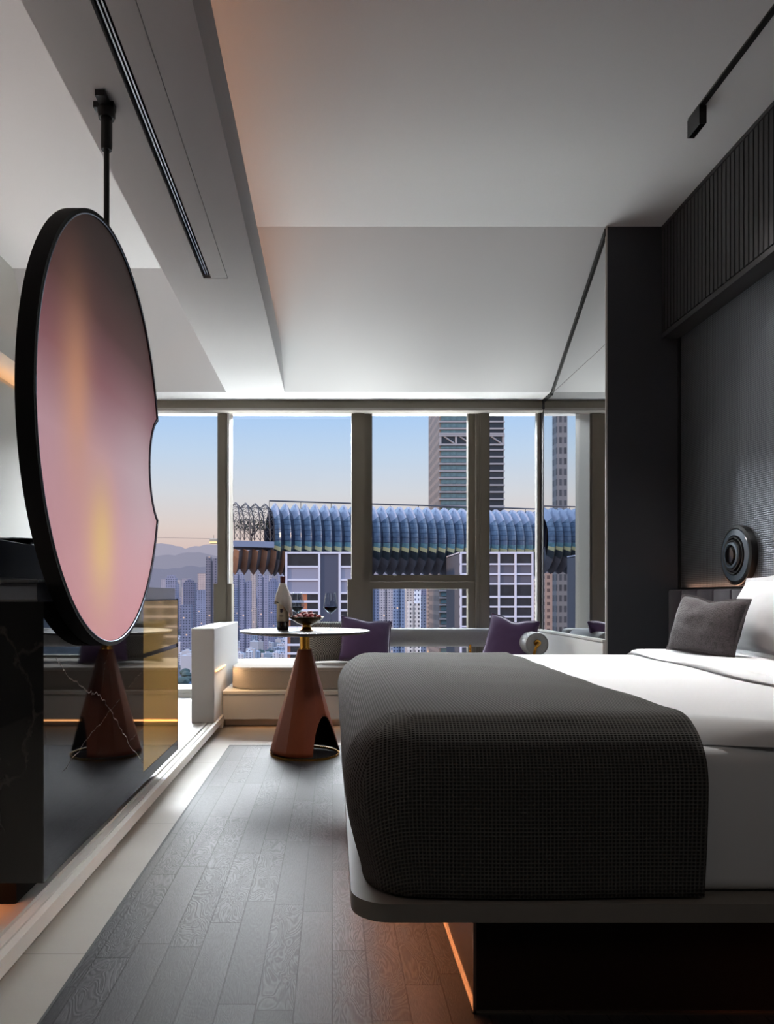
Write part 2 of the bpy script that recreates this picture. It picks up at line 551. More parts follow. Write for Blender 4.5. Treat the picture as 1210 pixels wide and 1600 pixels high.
DISC_GLOW = 0.52
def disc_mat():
    """round decorative panel, dark umber fading to rose, glow spots painted in, emission added"""
    k = NT('painted_ombre_disc')
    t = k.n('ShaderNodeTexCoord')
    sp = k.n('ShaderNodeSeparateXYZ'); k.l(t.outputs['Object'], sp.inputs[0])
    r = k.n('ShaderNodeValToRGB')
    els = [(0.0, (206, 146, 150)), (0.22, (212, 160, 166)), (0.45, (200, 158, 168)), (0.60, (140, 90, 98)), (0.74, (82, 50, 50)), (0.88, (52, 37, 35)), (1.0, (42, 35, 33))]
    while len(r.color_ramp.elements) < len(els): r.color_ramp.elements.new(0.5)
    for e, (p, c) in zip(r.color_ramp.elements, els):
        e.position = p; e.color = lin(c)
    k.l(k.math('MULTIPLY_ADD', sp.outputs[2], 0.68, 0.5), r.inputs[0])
    # amber and lilac glow spots painted into the colour
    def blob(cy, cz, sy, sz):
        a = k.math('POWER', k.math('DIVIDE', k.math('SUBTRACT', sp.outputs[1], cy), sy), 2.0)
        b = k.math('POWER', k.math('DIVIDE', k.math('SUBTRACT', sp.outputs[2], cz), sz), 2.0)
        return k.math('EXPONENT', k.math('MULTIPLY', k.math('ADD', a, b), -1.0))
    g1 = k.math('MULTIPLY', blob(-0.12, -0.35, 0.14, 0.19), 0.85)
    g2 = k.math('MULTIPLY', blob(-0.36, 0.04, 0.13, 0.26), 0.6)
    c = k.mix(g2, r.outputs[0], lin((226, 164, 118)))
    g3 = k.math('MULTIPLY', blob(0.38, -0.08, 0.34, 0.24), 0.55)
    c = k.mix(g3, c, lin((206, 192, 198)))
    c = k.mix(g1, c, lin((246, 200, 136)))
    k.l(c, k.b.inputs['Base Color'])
    k.l(c, k.b.inputs['Emission Color'])      # emission added to brighten the face
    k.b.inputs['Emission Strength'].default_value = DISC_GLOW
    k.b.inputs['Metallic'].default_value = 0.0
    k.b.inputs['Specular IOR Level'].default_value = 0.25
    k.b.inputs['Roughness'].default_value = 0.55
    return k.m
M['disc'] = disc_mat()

# ================================================================== THE ROOM
CZ = 3.38      # high ceiling
BZ = 2.63      # underside of beam and window soffit
XL, XR = -2.2, 2.26
YB = -2.6
SL0, SL1 = 5.0, 6.24    # the ceiling slopes down between these distances
XM = 1.783     # side mirror plane

m = MB(); m.box(-0.668, XR + .1, YB, 5.01, -0.06, 0.0)
struct(m.build('floor', M['wood']), 'dark smoked oak plank floor')
m = MB(); m.box(XL - .2, -0.676, YB, 7.2, -0.06, -0.001); m.box(-0.676, XR + .1, 5.018, 7.2, -0.06, -0.001)
struct(m.build('floor.001', M['tile']), 'pale stone tile border around the plank floor')
m = MB(); m.box(-0.676, -0.668, YB, 5.018, -0.05, 0.001); m.box(-0.668, XR, 5.01, 5.018, -0.05, 0.001)
struct(m.build('trim_1', M['dark_line']), 'thin dark joint between planks and tile')

# raised stone ledge on the left with its two grooves
m = MB()
prof = [(-2.2, 0.04), (-0.845, 0.04), (-0.845, 0.055), (-0.80, 0.055), (-0.80, 0.10), (-0.822, 0.10), (-0.822, 0.094), (-0.828, 0.094),
        (-0.828, 0.10), (-0.853, 0.10), (-0.853, 0.092), (-0.862, 0.092), (-0.862, 0.104), (-0.90, 0.104), (-0.90, 0.10), (-2.2, 0.10)]
prof = [(a, b) for a, b in prof]
m.prism(prof, 'y', YB, 5.66)
m.box(-2.2, -0.86, YB, 5.66, 0.0, 0.042)
m.box(-2.2, -0.815, 5.66, 7.1, 0.0, 0.10)
struct(m.build('trim_2', M['stone']), 'raised pale stone ledge with two grooves')

# ceilings
m = MB(); m.box(-0.80, 2.42, YB, SL0, CZ, CZ + .08)
m.prism([(SL0, CZ), (SL1, BZ), (SL1, BZ + .8), (SL0, CZ + .08)], 'x', -0.80, XM + .005)
struct(m.build('ceiling', M['ceil']), 'white high ceiling sloping down to the window')
m = MB(); m.box(-2.5, -0.80, YB, 5.64, CZ, CZ + .08)
m.prism([(5.64, CZ), (SL1, BZ), (SL1, BZ + .8), (5.64, CZ + .08)], 'x', -2.5, -0.86)
struct(m.build('ceiling.001', M['ceil']), 'white high ceiling on the left of the beam')
m = MB(); m.box(-2.5, 2.4, SL1, 6.52, BZ, BZ + .8)
m.box(-2.5, 2.4, 6.52, 7.2, 2.66, BZ + .8)
struct(m.build('ceiling.002', M['ceil']), 'low white soffit over the window')

# ceiling beam: lip on the right hides the cove light, left side runs up to the ceiling
m = MB()
m.box(-0.673 + .128, -0.39, YB, 4.0, BZ, BZ + .02)
m.box(-0.865, -0.673, YB, 4.0, BZ, BZ + .02)
m.box(-0.865, -0.39, 4.0, SL1, BZ, BZ + .02)
m.box(-0.41, -0.39, YB, SL1, BZ + .02, 2.88)
m.box(-0.865, -0.80, YB, SL1, BZ + .02, CZ)
m.box(-0.80, -0.41, YB, SL1, 2.84, 2.86)
struct(m.build('ceiling_beam', M['ceil']), 'white dropped ceiling beam')

v = thing('air_vent', (-0.61, 1.0, BZ), 'long recessed air slot and access flap in the underside of the white ceiling beam', 'vent')
m = MB(); m.box(-0.022, 0.062, -3.5, 2.995, 0.0, 0.012); m.build('access_flap', M['ceil'], v)
m = MB(); m.box(-0.06, 0.064, -3.5, 2.999, 0.018, 0.03); m.build('cavity', M['black_matte'], v)
m = MB(); m.box(-0.048, -0.043, -3.5, 2.96, 0.004, 0.016); m.box(-0.036, -0.031, -3.5, 2.96, 0.004, 0.016); m.build('louvre', M['silver'], v)

# walls
m = MB(); m.box(XR, XR + .06, YB, SL0, 0, 2.66)
struct(m.build('wall_right', M['mesh_panel']), 'right wall covered with woven metal cloth')
m = MB(); m.box(2.153, 2.42, YB, SL0, 2.65, CZ)
y = YB
while y < SL0 - .01:
    m.box(2.142, 2.154, y + .006, min(y + 0.040, SL0), 2.69, CZ - .03)
    y += 0.0455
m.box(2.142, 2.153, YB, SL0, 2.65, 2.68)
m.box(2.142, 2.153, YB, SL0, CZ - .022, CZ)
struct(m.build('wall_right.001', M['slat']), 'charcoal slatted pelmet above the headboard wall')
m = MB(); m.box(2.248, 2.262, 4.975, 5.0, 1.02, 2.65); m.box(2.25, 2.262, YB, 4.99, 1.018, 1.028)
struct(m.build('trim_3', M['black']), 'black edge strip around the metal cloth')
m = MB(); m.box(XM + .004, 2.6, SL0, 6.6, 0, CZ)
struct(m.build('wall_column', M['charcoal']), 'charcoal wall return beside the side mirror')
m = MB(); m.box(XM - .004, XM + .006, SL0 - .004, SL0 + .012, 0.0, CZ)
struct(m.build('trim_4', M['frame_white']), 'thin pale metal corner strip')
m = MB(); m.box(-2.5, 2.5, YB - .1, YB, 0, CZ)
struct(m.build('wall_back', M['charcoal']), 'dark wall behind the viewer')
m = MB(); m.box(XL - .2, XL, YB, 6.6, 0, 2.40)
m.box(XL - .2, XL + .10, YB, 6.6, 2.52, 2.67); m.box(XL - .2, XL - .15, YB, 6.6, 2.40, 2.52)
m.box(XL - .2, XL - .15, YB, 6.6, 2.67, CZ)
m.box(XL - .2, XL, 6.6, 7.2, 0, BZ)
struct(m.build('wall_left', M['wall']), 'pale left wall with a lit cove')

# side mirror on the wall return, cut to the slope of the ceiling
mr = tag(thing('wall_mirror', (XM, 5.0, 0.69), 'wall mirror beside the charcoal column reflecting the window frames and a purple cushion', 'mirror'))
def sl(yy):  # underside of the slope
    return CZ - (yy - SL0) / (SL1 - SL0) * (CZ - BZ)
def yz(a): return [(y - 5.0, z - 0.69) for y, z in a]
m = MB(); m.prism(yz([(5.012, .69), (6.49, .69), (6.49, 2.615), (5.012, 2.615)]), 'x', -0.003, 0.004); m.build('lower_glass', M['mirror'], mr)
m = MB(); m.prism(yz([(5.012, 2.618), (6.24, 2.618), (5.012, sl(5.012) - .03)]), 'x', -0.003, 0.004); m.build('upper_glass', M['mirror'], mr)
m = MB()
m.prism(yz([(5.0, CZ - .06), (5.0, CZ - .012), (6.235, BZ + .006), (6.235, BZ - .028)]), 'x', -0.012, 0.003)
m.prism(yz([(6.22, BZ - .028), (6.22, BZ), (6.49, BZ), (6.49, BZ - .02)]), 'x', -0.012, 0.003)
m.prism(yz([(6.475, 2.55), (6.475, BZ), (6.49, BZ), (6.49, 2.55)]), 'x', -0.012, 0.003)
m.prism(yz([(6.478, 0.69), (6.478, 2.56), (6.49, 2.56), (6.49, 0.69)]), 'x', -0.005, 0.003)
m.build('edge_strip', M['black'], mr)
m = MB(); m.box(XM - .022, XM + .004, 5.0, 6.6, 0.0, 0.668); m.box(XM - .026, XM + .004, 5.0, 6.6, 0.676, 0.69)
m.box(XM - .012, XM + .004, 5.0, 6.6, 0.668, 0.676)
struct(m.build('trim_5', M['white_lacquer']), 'white panelling below the side mirror')

# ---- window wall
m = MB()
m.box(XL, XM + .05, 6.50, 6.60, 2.565, BZ - .0)
m.box(XL, XM + .05, 6.49, 6.505, 2.56, 2.575)
struct(m.build('trim_6', M['frame']), 'grey blind box above the window')
m = MB(); m.box(XL, XM + .05, 6.485, 6.60, 2.54, 2.563); m.box(XL, XM + .05, 6.6, 7.0, 2.645, 2.665)
struct(m.build('trim_7', M['frame_white']), 'pale window head')
m = MB(); m.box(-2.2, -0.86, 6.6, 7.0, 0.1, 0.135); m.box(-2.2, -0.95, 6.62, 6.98, 0.135, 0.17)
struct(m.build('trim_8', M['stone']), 'low window sill at the left')
m = MB(); m.box(-0.9, 2.3, 6.70, 7.0, 0.0, 0.40)
struct(m.build('wall_window', M['white_lacquer']), 'low wall under the window')

GY = 6.90
def mullion(n, x0, x1, split=None, white=False):
    m = MB()
    zt = 2.645
    m.box(x0, x1, 6.60, 6.86, 0.12, zt)
    w = x1 - x0
    m.box(x0 + w * .18, x0 + w * .30, 6.594, 6.60, 0.12, zt)
    m.box(x0 + w * .30, x1 - w * .14, 6.588, 6.60, 0.12, zt)
    m.box(x0 + .004, x1 - .004, 6.86, 7.0, 0.12, zt)
    if split is not None:
        m.box(x0 - .035, x1 + .035, 6.604, 6.78, 0.12, split)
    struct(m.build('mullion', M['frame_white'] if white else M['frame']), 'upright window post')
mullion(0, -0.99, -0.905, split=at(0, 912, 6.6).z)
mullion(1, 0.165, 0.286, split=at(0, 905, 6.6).z)
mullion(2, 1.235, 1.35)
mm_ = MB(); mm_.box(1.757, 1.84, 6.60, 6.66, 0.12, 2.645); mm_.box(1.762, 1.775, 6.592, 6.60, 0.12, 2.645)
struct(mm_.build('mullion', M['frame_white']), 'upright window post')

def window(n, x0, x1, z0, z1, y=GY, fw=0.0, parts=True):
    e = bpy.data.objects.new('window_%d' % n, None); C.objects.link(e)
    e.location = ((x0 + x1) / 2, y, z0); e['kind'] = 'structure'
    hx, hz = (x1 - x0) / 2, z1 - z0
    if fw:
        f = MB()
        for (a, b, c, d) in ((-hx, -hx + fw, 0, hz), (hx - fw, hx, 0, hz), (-hx + fw, hx - fw, 0, fw), (-hx + fw, hx - fw, hz - fw, hz)):
            f.box(a, b, -0.05, 0.03, c, d)
        f.build('window_frame', M['frame'], e)
    g = MB(); g.box(-hx + fw, hx - fw, -0.003, 0.003, fw, hz - fw)
    g.build('glass_pane', M['pane'], e)
    return e
window(1, -2.2, -0.99, 0.17, 2.645)
window(2, -0.905, 0.165, 0.40, 2.56)
zs = at(0, 920, 6.75).z
window(3, 0.286, 1.235, zs + .062, 2.64, y=6.72, fw=0.058)
window(4, 0.286, 1.235, 0.40, zs + .06, y=6.70, fw=0.062)
window(5, 1.35, 2.30, 0.40, 2.645)
m = MB(); m.box(-0.902, -0.888, 6.58, 6.60, at(0, 912, 6.6).z, 2.55)
struct(m.build('trim_9', mat('bright_sash_edge', (236, 236, 238), 0.4)), 'thin white sash edge on the window post')

# ================================================================== LEFT: PONY WALL AND BENCH
m = MB()
m.box(-0.972, -0.815, 5.28, 6.60, 0.10, 0.752, bevel=.004)
struct(m.build('wall_bench_end', M['white_lacquer']), 'low white wall at the bench end')
led = thing('led_strip_light', (-0.812, 5.3, 0.455), 'thin warm light strip on the low white wall above the bench cushion', 'light')
m = MB(); m.box(0.0, 0.006, 0.02, 0.50, -0.007, 0.003); m.build('diffuser', M['led'], led)
area('bench_end_strip', (-0.795, 5.60, 0.445), (0.02, 0.45), (1, 0, -0.8), 1.0, (1.0, 0.62, 0.30))

b = thing('window_bench', (0.48, 6.1, 0.0), 'long white built-in bench under the window with a glowing toe recess', 'bench')
m = MB(); m.box(-1.29, 1.28, -0.30, 0.58, 0.0, 0.06); m.build('toe_recess', M['stone'], b)
m = MB(); m.box(-1.293, 1.28, -0.42, 0.58, 0.062, 0.245, bevel=.003); m.build('carcass', M['white_lacquer'], b)
m = MB(); m.box(-1.293, 1.28, -0.43, 0.58, 0.247, 0.272, bevel=.003); m.build('seat_board', M['stone'], b)

# seat cushion: rounded, soft
def soft_box(name, mats, x0, x1, y0, y1, z0, z1, r, parent=None, rx=None, sub=1, wob=0.0):
    m = MB(); m.box(x0, x1, y0, y1, z0, z1)
    bmesh.ops.bevel(m.bm, geom=m.bm.edges[:], offset=r, segments=5, profile=0.5, affect='EDGES')
    o = m.build(name, mats, parent, smooth=True, angle=60)
    if wob:
        bm = bmesh.new(); bm.from_mesh(o.data)
        bmesh.ops.subdivide_edges(bm, edges=[e for e in bm.edges if e.calc_length() > .15], cuts=8, use_grid_fill=True)
        from mathutils import noise as N
        for v in bm.verts:
            v.co += Vector((0, 0, 1)) * N.noise(v.co * 3.0) * wob
        bm.to_mesh(o.data); bm.free()
        for p in o.data.polygons: p.use_smooth = True
    return o

cu = thing('bench_cushion', (0.5, 6.15, 0.272), 'long grey linen seat cushion with rounded end on the white window bench', 'cushion')
def plan_round(x0, x1, y0, y1, r, n=8):
    pts = []
    for cx, cy, a0 in ((x1 - r, y1 - r, 0), (x0 + r, y1 - r, 90), (x0 + r, y0 + r, 180), (x1 - r, y0 + r, 270)):
        for i in range(n + 1):
            a = math.radians(a0 + 90 * i / n)
            pts.append((cx + r * math.cos(a), cy + r * math.sin(a)))
    return pts
m = MB(); m.prism(plan_round(-1.27, 1.26, -0.40, 0.50, 0.16), 'z', 0.0, 0.165)
bmesh.ops.bevel(m.bm, geom=[e for e in m.bm.edges if abs(e.verts[0].co.z - e.verts[1].co.z) < 1e-6], offset=0.028, segments=4, profile=.5, affect='EDGES')
pad_ = m.build('pad', M['grey_linen'], cu, smooth=True, angle=50)
pts = plan_round(-1.268, 1.258, -0.399, 0.499, 0.16)
m = MB(); m.tube([(x * 1.0, y, 0.143) for x, y in pts] + [(pts[0][0], pts[0][1], 0.143)], 0.005, 6, caps=False)
m.build('piping', M['grey_linen'], pad_, smooth=True)
# window-side topper
m = MB(); m.box(-1.25, 1.25, 0.503, 0.526, 0.06, 0.145, bevel=.008); m.build('back_strip', M['white_linen'], cu)

# ---- bolsters
def bolster(p0, p1, r, label):
    d = (Vector(p1) - Vector(p0)); L = d.length
    e = thing('bolster', p0, label, 'bolster', 'grey bolsters along the bench')
    e.rotation_euler = d.to_track_quat('Z', 'Y').to_euler()
    m = MB(); m.lathe([(0, 0.004), (r * .80, 0.004), (r * .93, 0.010), (r, 0.028), (r, L - .028), (r * .93, L - .010), (r * .8, L - .004), (0, L - .004)], 40)
    ro_ = m.build('roll', M['grey_bolster'], e, smooth=True, angle=50)
    m = MB(); m.lathe([(r * .93, 0.010), (r * .965, 0.004), (r * .995, 0.014)], 40); m.build('piping', M['grey_bolster'], ro_, smooth=True)
    return e
bolster((0.02, 6.47, 0.625), (1.62, 6.47, 0.625), 0.078, 'grey cloth bolster lying along the window above the bench')
bolster((1.52, 5.70, 0.615), (1.52, 6.40, 0.615), 0.088, 'grey round-ended bolster beside the mirror, pointing at the viewer')

def bolster_bracket(x, y, z, face, label):
    e = thing('bolster_bracket', (x, y, z), label, 'bracket', 'brass brackets of the bolsters')
    m = MB()
    m.lathe([(0, -.012), (0.024, -.012), (0.026, -.008), (0.026, 0.004), (0, 0.004)], 20, axis='y'); m.build('rose', M['brass'], e, smooth=True)
    m = MB(); m.tube([(0, -.010, 0), (0, -.042, -.002), (-.010, -.055, -.012), (-.026, -.056, -.030), (-.036, -.05, -.07), (-.038, -.05, z * -1 + .44)], 0.011, 10)
    m.build('arm', M['brass'], e, smooth=True)
    return e
bolster_bracket(1.52, 5.70, 0.625, -1, 'curved brass bracket on the round end of the right-hand bolster')
e = thing('bolster_bracket', (1.147, 6.40, 0.44), 'short upright brass bracket under the bolster along the window', 'bracket', 'brass brackets of the bolsters')
m = MB(); m.tube([(0, 0, 0), (0, 0, 0.13)], 0.010, 12); m.build('arm', M['brass'], e, smooth=True)
m = MB(); m.lathe([(0, 0), (0.022, 0), (0.022, 0.006), (0, 0.006)], 16); m.build('foot', M['brass'], e, smooth=True)

# ---- cushions
from mathutils import noise as NZ
def pillow(name, loc, size, label, cat, material, rot=(0, 0, 0), group=None, piping=None, dent=0.0, seed=0, pinch=0.07, flange=0.0):
    """square pillow standing in its local XZ plane, thickness along Y"""
    W, Hh, T = size
    e = thing(name, loc, label, cat, group)
    e.rotation_euler = rot
    N = 22
    bm = bmesh.new()
    def pos(u, v, s):
        # u,v in -1..1
        edge = max(0.0, (1 - u * u)) ** .5 * max(0.0, (1 - v * v)) ** .5
        puff = max(0.0, (1 - abs(u) ** 2.6)) ** .55 * max(0.0, (1 - abs(v) ** 2.6)) ** .55
        kx = 1 - pinch * (1 - v * v) ** 1.0 * abs(u) ** 3
        kz = 1 - pinch * (1 - u * u) ** 1.0 * abs(v) ** 3
        x = u * W / 2 * kx; z = v * Hh / 2 * kz
        z -= dent * math.exp(-(u / .35) ** 2) * max(0, v) ** 2
        wr = NZ.noise(Vector((u * 2.4 + seed, v * 2.4, s * 3.1))) * .10 + NZ.noise(Vector((u * 6 + seed, v * 5, s))) * .03
        y = s * T / 2 * puff * (1 + wr)
        return Vector((x, y, z + Hh / 2))
    grid = {}
    for s in (-1, 1):
        for i in range(N + 1):
            for j in range(N + 1):
                u = -1 + 2 * i / N; v = -1 + 2 * j / N
                rim = i in (0, N) or j in (0, N)
                key = (i, j, 0 if rim else s)
                if key not in grid:
                    grid[key] = bm.verts.new(pos(u, v, s))
    for s in (-1, 1):
        for i in range(N):
            for j in range(N):
                q = []
                for a, b_ in ((i, j), (i + 1, j), (i + 1, j + 1), (i, j + 1)):
                    rim = a in (0, N) or b_ in (0, N)
                    q.append(grid[(a, b_, 0 if rim else s)])
                try: bm.faces.new(q if s < 0 else q[::-1])
                except ValueError: pass
    mm = MB(); mm.bm.free(); mm.bm = bm
    cv_ = mm.build('cover', material, e, smooth=True, angle=80)
    rim = []
    for i in range(N): rim.append(pos(-1 + 2 * i / N, -1, 1))
    for j in range(N): rim.append(pos(1, -1 + 2 * j / N, 1))
    for i in range(N): rim.append(pos(1 - 2 * i / N, 1, 1))
    for j in range(N): rim.append(pos(-1, 1 - 2 * j / N, 1))
    for p in rim: p.y = 0
    pm = MB()
    if flange:
        c0 = Vector((0, 0, Hh / 2))
        out = [c0 + (p - c0) * (1 + flange / (p - c0).length) for p in rim]
        inn = [c0 + (p - c0) * (1 - 0.02 / (p - c0).length) for p in rim]
        for sgn in (-.002, .002):
            A = [pm.bm.verts.new(p + Vector((0, sgn, 0))) for p in inn]; B = [pm.bm.verts.new(p + Vector((0, sgn, 0))) for p in out]
            for i in range(len(rim)):
                k2 = (i + 1) % len(rim)
                pm.face([A[i], A[k2], B[k2], B[i]])
        pm.build('flange', material, cv_, smooth=True, angle=80)
    else:
        pm.tube(rim + [rim[0]], 0.0045, 6, caps=False)
        pm.build('piping', piping or material, cv_, smooth=True, angle=80)
    return e

R_ = math.radians
pillow('cushion', (-0.005, 6.18, 0.445), (0.40, 0.34, 0.13), 'grey houndstooth check cushion behind the round table', 'cushion', M['check'], rot=(R_(-16), 0, R_(4)), seed=3)
pillow('cushion', (0.255, 6.08, 0.445), (0.42, 0.37, 0.15), 'purple velvet cushion beside the houndstooth cushion', 'cushion', M['purple'], rot=(R_(-20), R_(7), R_(10)), seed=1, group='purple velvet cushions', dent=.015)
pillow('cushion', (1.335, 5.98, 0.442), (0.40, 0.38, 0.16), 'purple velvet cushion leaning by the round end of the bolster', 'cushion', M['purple'], rot=(R_(-14), R_(9), R_(-34)), seed=8, group='purple velvet cushions', dent=.03)

# ================================================================== ROUND TABLE AND WHAT STANDS ON IT
TX, TY = -0.172, 4.74
t = thing('round_table', (TX, TY, 0), 'small round table with a dark top and a cognac leather cone base', 'table')
# cone with an arched cut-out at the foot
def cone_base():
    bm = bmesh.new()
    NA, NH = 96, 26
    ht, hb = 0.648, 0.022
    r_b, r_t = 0.222, 0.043
    a0 = math.radians(-38)          # arch centre, towards the viewer's right
    half = math.radians(35)
    FAC = 12
    def rad(a, z):
        t_ = (z) / ht
        r = r_b + (r_t - r_b) * t_
        # soft facets
        seg = 2 * math.pi / FAC
        q = (a % seg) - seg / 2
        return r * (math.cos(seg / 2) / math.cos(q) * .6 + .4)
    cols = []
    for i in range(NA):
        a = 2 * math.pi * i / NA
        d = (a - a0 + math.pi) % (2 * math.pi) - math.pi
        if abs(d) < half:
            z0 = hb + 0.225 * (1 - (d / half) ** 2) ** .5
        else:
            z0 = hb
        col = []
        for j in range(NH + 1):
            z = z0 + (ht - z0) * j / NH
            r = rad(a, z)
            col.append(bm.verts.new((r * math.cos(a), r * math.sin(a), z)))
        cols.append(col)
    for i in range(NA):
        A, B = cols[i], cols[(i + 1) % NA]
        for j in range(NH):
            bm.faces.new((A[j], B[j], B[j + 1], A[j + 1]))
    top = [c[-1] for c in cols]
    bm.faces.new(top)
    return bm
mm = MB(); mm.bm.free(); mm.bm = cone_base()
cone = mm.build('cone_base', [M['leather'], M['black_matte']], t, smooth=True, angle=14)
md = cone.modifiers.new('thickness', 'SOLIDIFY'); md.thickness = 0.010; md.offset = -1; md.material_offset = 1; md.material_offset_rim = 1
m = MB(); m.lathe([(0.205, 0.0), (0.214, 0.0), (0.214, 0.012), (0.205, 0.012)], 48, close=True)
m2 = m
m2.build('foot_ring', M['brass'], t, smooth=True)
m = MB(); m.lathe([(0.0, .648), (0.031, .648), (0.031, .742), (0.0, .742)], 32)
m.lathe([(0.0, .646), (0.036, .646), (0.036, .656), (0.0, .656)], 32)
m.lathe([(0.0, .736), (0.06, .736), (0.06, .742), (0.0, .742)], 32)
m.build('brass_collar', M['brass'], t, smooth=True)
m = MB(); m.lathe([(0, .738), (0.30, .738), (0.385, .748), (0.397, .753), (0.399, .758), (0.397, .763), (0.392, .7645), (0, .7645)], 96)
m.build('tabletop', mat('dark_table_stone', (60, 58, 57), 0.36, spec=0.8), t, smooth=True, angle=30)
m = MB(); m.lathe([(0.394, .7595), (0.400, .7595), (0.400, .7625), (0.394, .7625)], 96, close=True); m.build('rim_band', M['silver'], t, smooth=True)
TZ = 0.7648

# bottle wrapped in a napkin
bx, by = -0.305, 4.70
bt = thing('wine_bottle', (bx, by, TZ), 'dark wine bottle with a cream label standing on the round table', 'bottle')
m = MB(); m.lathe([(0, 0.004), (0.030, 0), (0.0365, 0.006), (0.037, 0.02), (0.037, 0.20), (0.034, 0.225), (0.022, 0.25), (0.0155, 0.268), (0.0145, 0.30), (0.0145, 0.318), (0.016, 0.32), (0.016, 0.33), (0.0, 0.33)], 32)
m.build('glass_body', M['bottle'], bt, smooth=True, angle=50)
m = MB(); m.lathe([(0.0152, 0.272), (0.0156, 0.30), (0.0165, 0.317), (0.0168, 0.331), (0.0, 0.332)], 24); m.build('foil_capsule', M['foil'], bt, smooth=True)
m = MB(); m.lathe([(0.0374, 0.055), (0.0378, 0.056), (0.0378, 0.165), (0.0374, 0.166)], 40); lb_ = m.build('label', M['paper'], bt, smooth=True)
m = MB(); m.obox((-0.006, -0.0379, 0.128), ((1, 0, 0), (0, 1, 0), (0, 0, 1)), (0.009, 0.0008, 0.004))
m.lathe([(0, -.0008), (0.0085, -.0008), (0.0085, 0.0008), (0, 0.0008)], 20, c=(-0.006, -0.0379, 0.118), axis='y')
m.box(-0.018, 0.006, -0.0388, -0.0375, 0.090, 0.093); m.box(-0.015, 0.003, -0.0388, -0.0375, 0.083, 0.085)
m.build('label_emblem', mat('label_ink', (60, 52, 60), .8), lb_)

nk = MB()
NA = 48
rings = []
for j, (r, z) in enumerate([(0.017, 0.288), (0.021, 0.275), (0.028, 0.255), (0.038, 0.225), (0.044, 0.195), (0.048, 0.17)]):
    ring = []
    for i in range(NA):
        a = 2 * math.pi * i / NA
        f = j / 5
        drop = 0.0
        if j == 5: drop = 0.10 * max(0, math.cos(a - R_(-20))) ** 3 + 0.012 * math.sin(3 * a)
        rr = r * (1 + 0.10 * f * math.sin(7 * a)) * (1 + .15 * f * max(0, math.cos(a - R_(-20))))
        ring.append(nk.bm.verts.new((rr * math.cos(a), rr * math.sin(a), z - drop)))
    rings.append(ring)
for a_, b_ in zip(rings, rings[1:]):
    for i in range(NA): nk.face([a_[i], a_[(i + 1) % NA], b_[(i + 1) % NA], b_[i]])
no = nk.build('napkin', mat('white_napkin_cloth', (206, 202, 196), .9), None, smooth=True, angle=80)
no.location = (bx, by, TZ)
md = no.modifiers.new('thickness', 'SOLIDIFY'); md.thickness = 0.002; md.offset = 1
tag(no, 'white cloth napkin draped round the neck of the wine bottle', 'napkin')

def wine_glass(x, y, label, rz):
    g = thing('wine_glass', (x, y, TZ), label, 'glass', 'wine glasses on the round table', rz)
    m = MB(); m.lathe([(0, 0.0005), (0.034, 0.0005), (0.034, 0.0015), (0.006, 0.006), (0.0035, 0.014), (0.0035, 0.098), (0.007, 0.106), (0, 0.107)], 32)
    m.build('stem', M['crystal'], g, smooth=True)
    m = MB(); m.lathe([(0.004, 0.104), (0.024, 0.118), (0.042, 0.136), (0.0445, 0.146), (0.040, 0.18), (0.031, 0.228), (0.0322, 0.2285), (0.0412, 0.18), (0.0457, 0.146), (0.0432, 0.1345), (0.0245, 0.1165), (0.004, 0.1025)], 40)
    bo_ = m.build('bowl', M['crystal'], g, smooth=True, angle=60)
    m = MB(); m.lathe([(0, 0.108), (0.022, 0.1185), (0.0405, 0.1365), (0.0425, 0.143), (0, 0.1435)], 32)
    m.build('wine', M['wine'], bo_, smooth=True, angle=40)
    return g
wine_glass(-0.012, 4.72, 'right-hand wine glass, holding a little red wine beside the fruit bowl', 0)
wine_glass(-0.225, 4.86, 'left-hand wine glass, standing behind the fruit bowl next to the bottle', 0.4)

bw = thing('fruit_bowl', (-0.158, 4.66, TZ), 'brass footed bowl heaped with red fruit on the round table', 'bowl')
m = MB(); m.lathe([(0, 0.0), (0.042, 0.0), (0.044, 0.005), (0.034, 0.014), (0.024, 0.026), (0.024, 0.034), (0, 0.036)], 40); m.build('foot', M['brass'], bw, smooth=True, angle=60)
m = MB(); m.lathe([(0, 0.033), (0.03, 0.035), (0.065, 0.048), (0.098, 0.072), (0.110, 0.084), (0.108, 0.085), (0.095, 0.075), (0.062, 0.052), (0.03, 0.040), (0, 0.039)], 48)
m.build('dish', mat('dark_bronze', (96, 78, 52), .22, metal=.9), bw, smooth=True, angle=60)
fm = [mat('red_fruit', (150, 24, 26), .6, noise=.25, nscale=30), mat('dark_red_fruit', (104, 16, 20), .6)]
fr0 = None
k = 0
for (n, rr, zz) in ((13, 0.078, 0.079), (9, 0.05, 0.092), (5, 0.022, 0.104)):
    for i in range(n):
        a = 2 * math.pi * (i + .3 * n) / n + R.uniform(-.15, .15)
        if fr0 is None:
            for q in range(2):
                m = MB()
                bmesh.ops.create_icosphere(m.bm, subdivisions=2, radius=1.0)
                bmesh.ops.scale(m.bm, vec=(0.021, 0.0125, 0.0125), verts=m.bm.verts[:])
                f = m.build('red_date', fm[q], None, smooth=True, angle=90)
                if q == 0: fr0 = f
                else: fr1 = f
            o = fr0
        elif k == 1: o = fr1
        else:
            o = (fr0 if R.random() < .6 else fr1).copy(); C.objects.link(o)
        o.location = (bw.location.x + rr * math.cos(a), bw.location.y + rr * math.sin(a), TZ + zz + R.uniform(-.002, .004))
        o.rotation_euler = (R.uniform(-.3, .3), R.uniform(-.6, .6), R.uniform(0, 3.1))
        tag(o, 'red oval fruit heaped in the brass footed bowl', 'fruit', 'red fruit in the brass bowl')
        k += 1

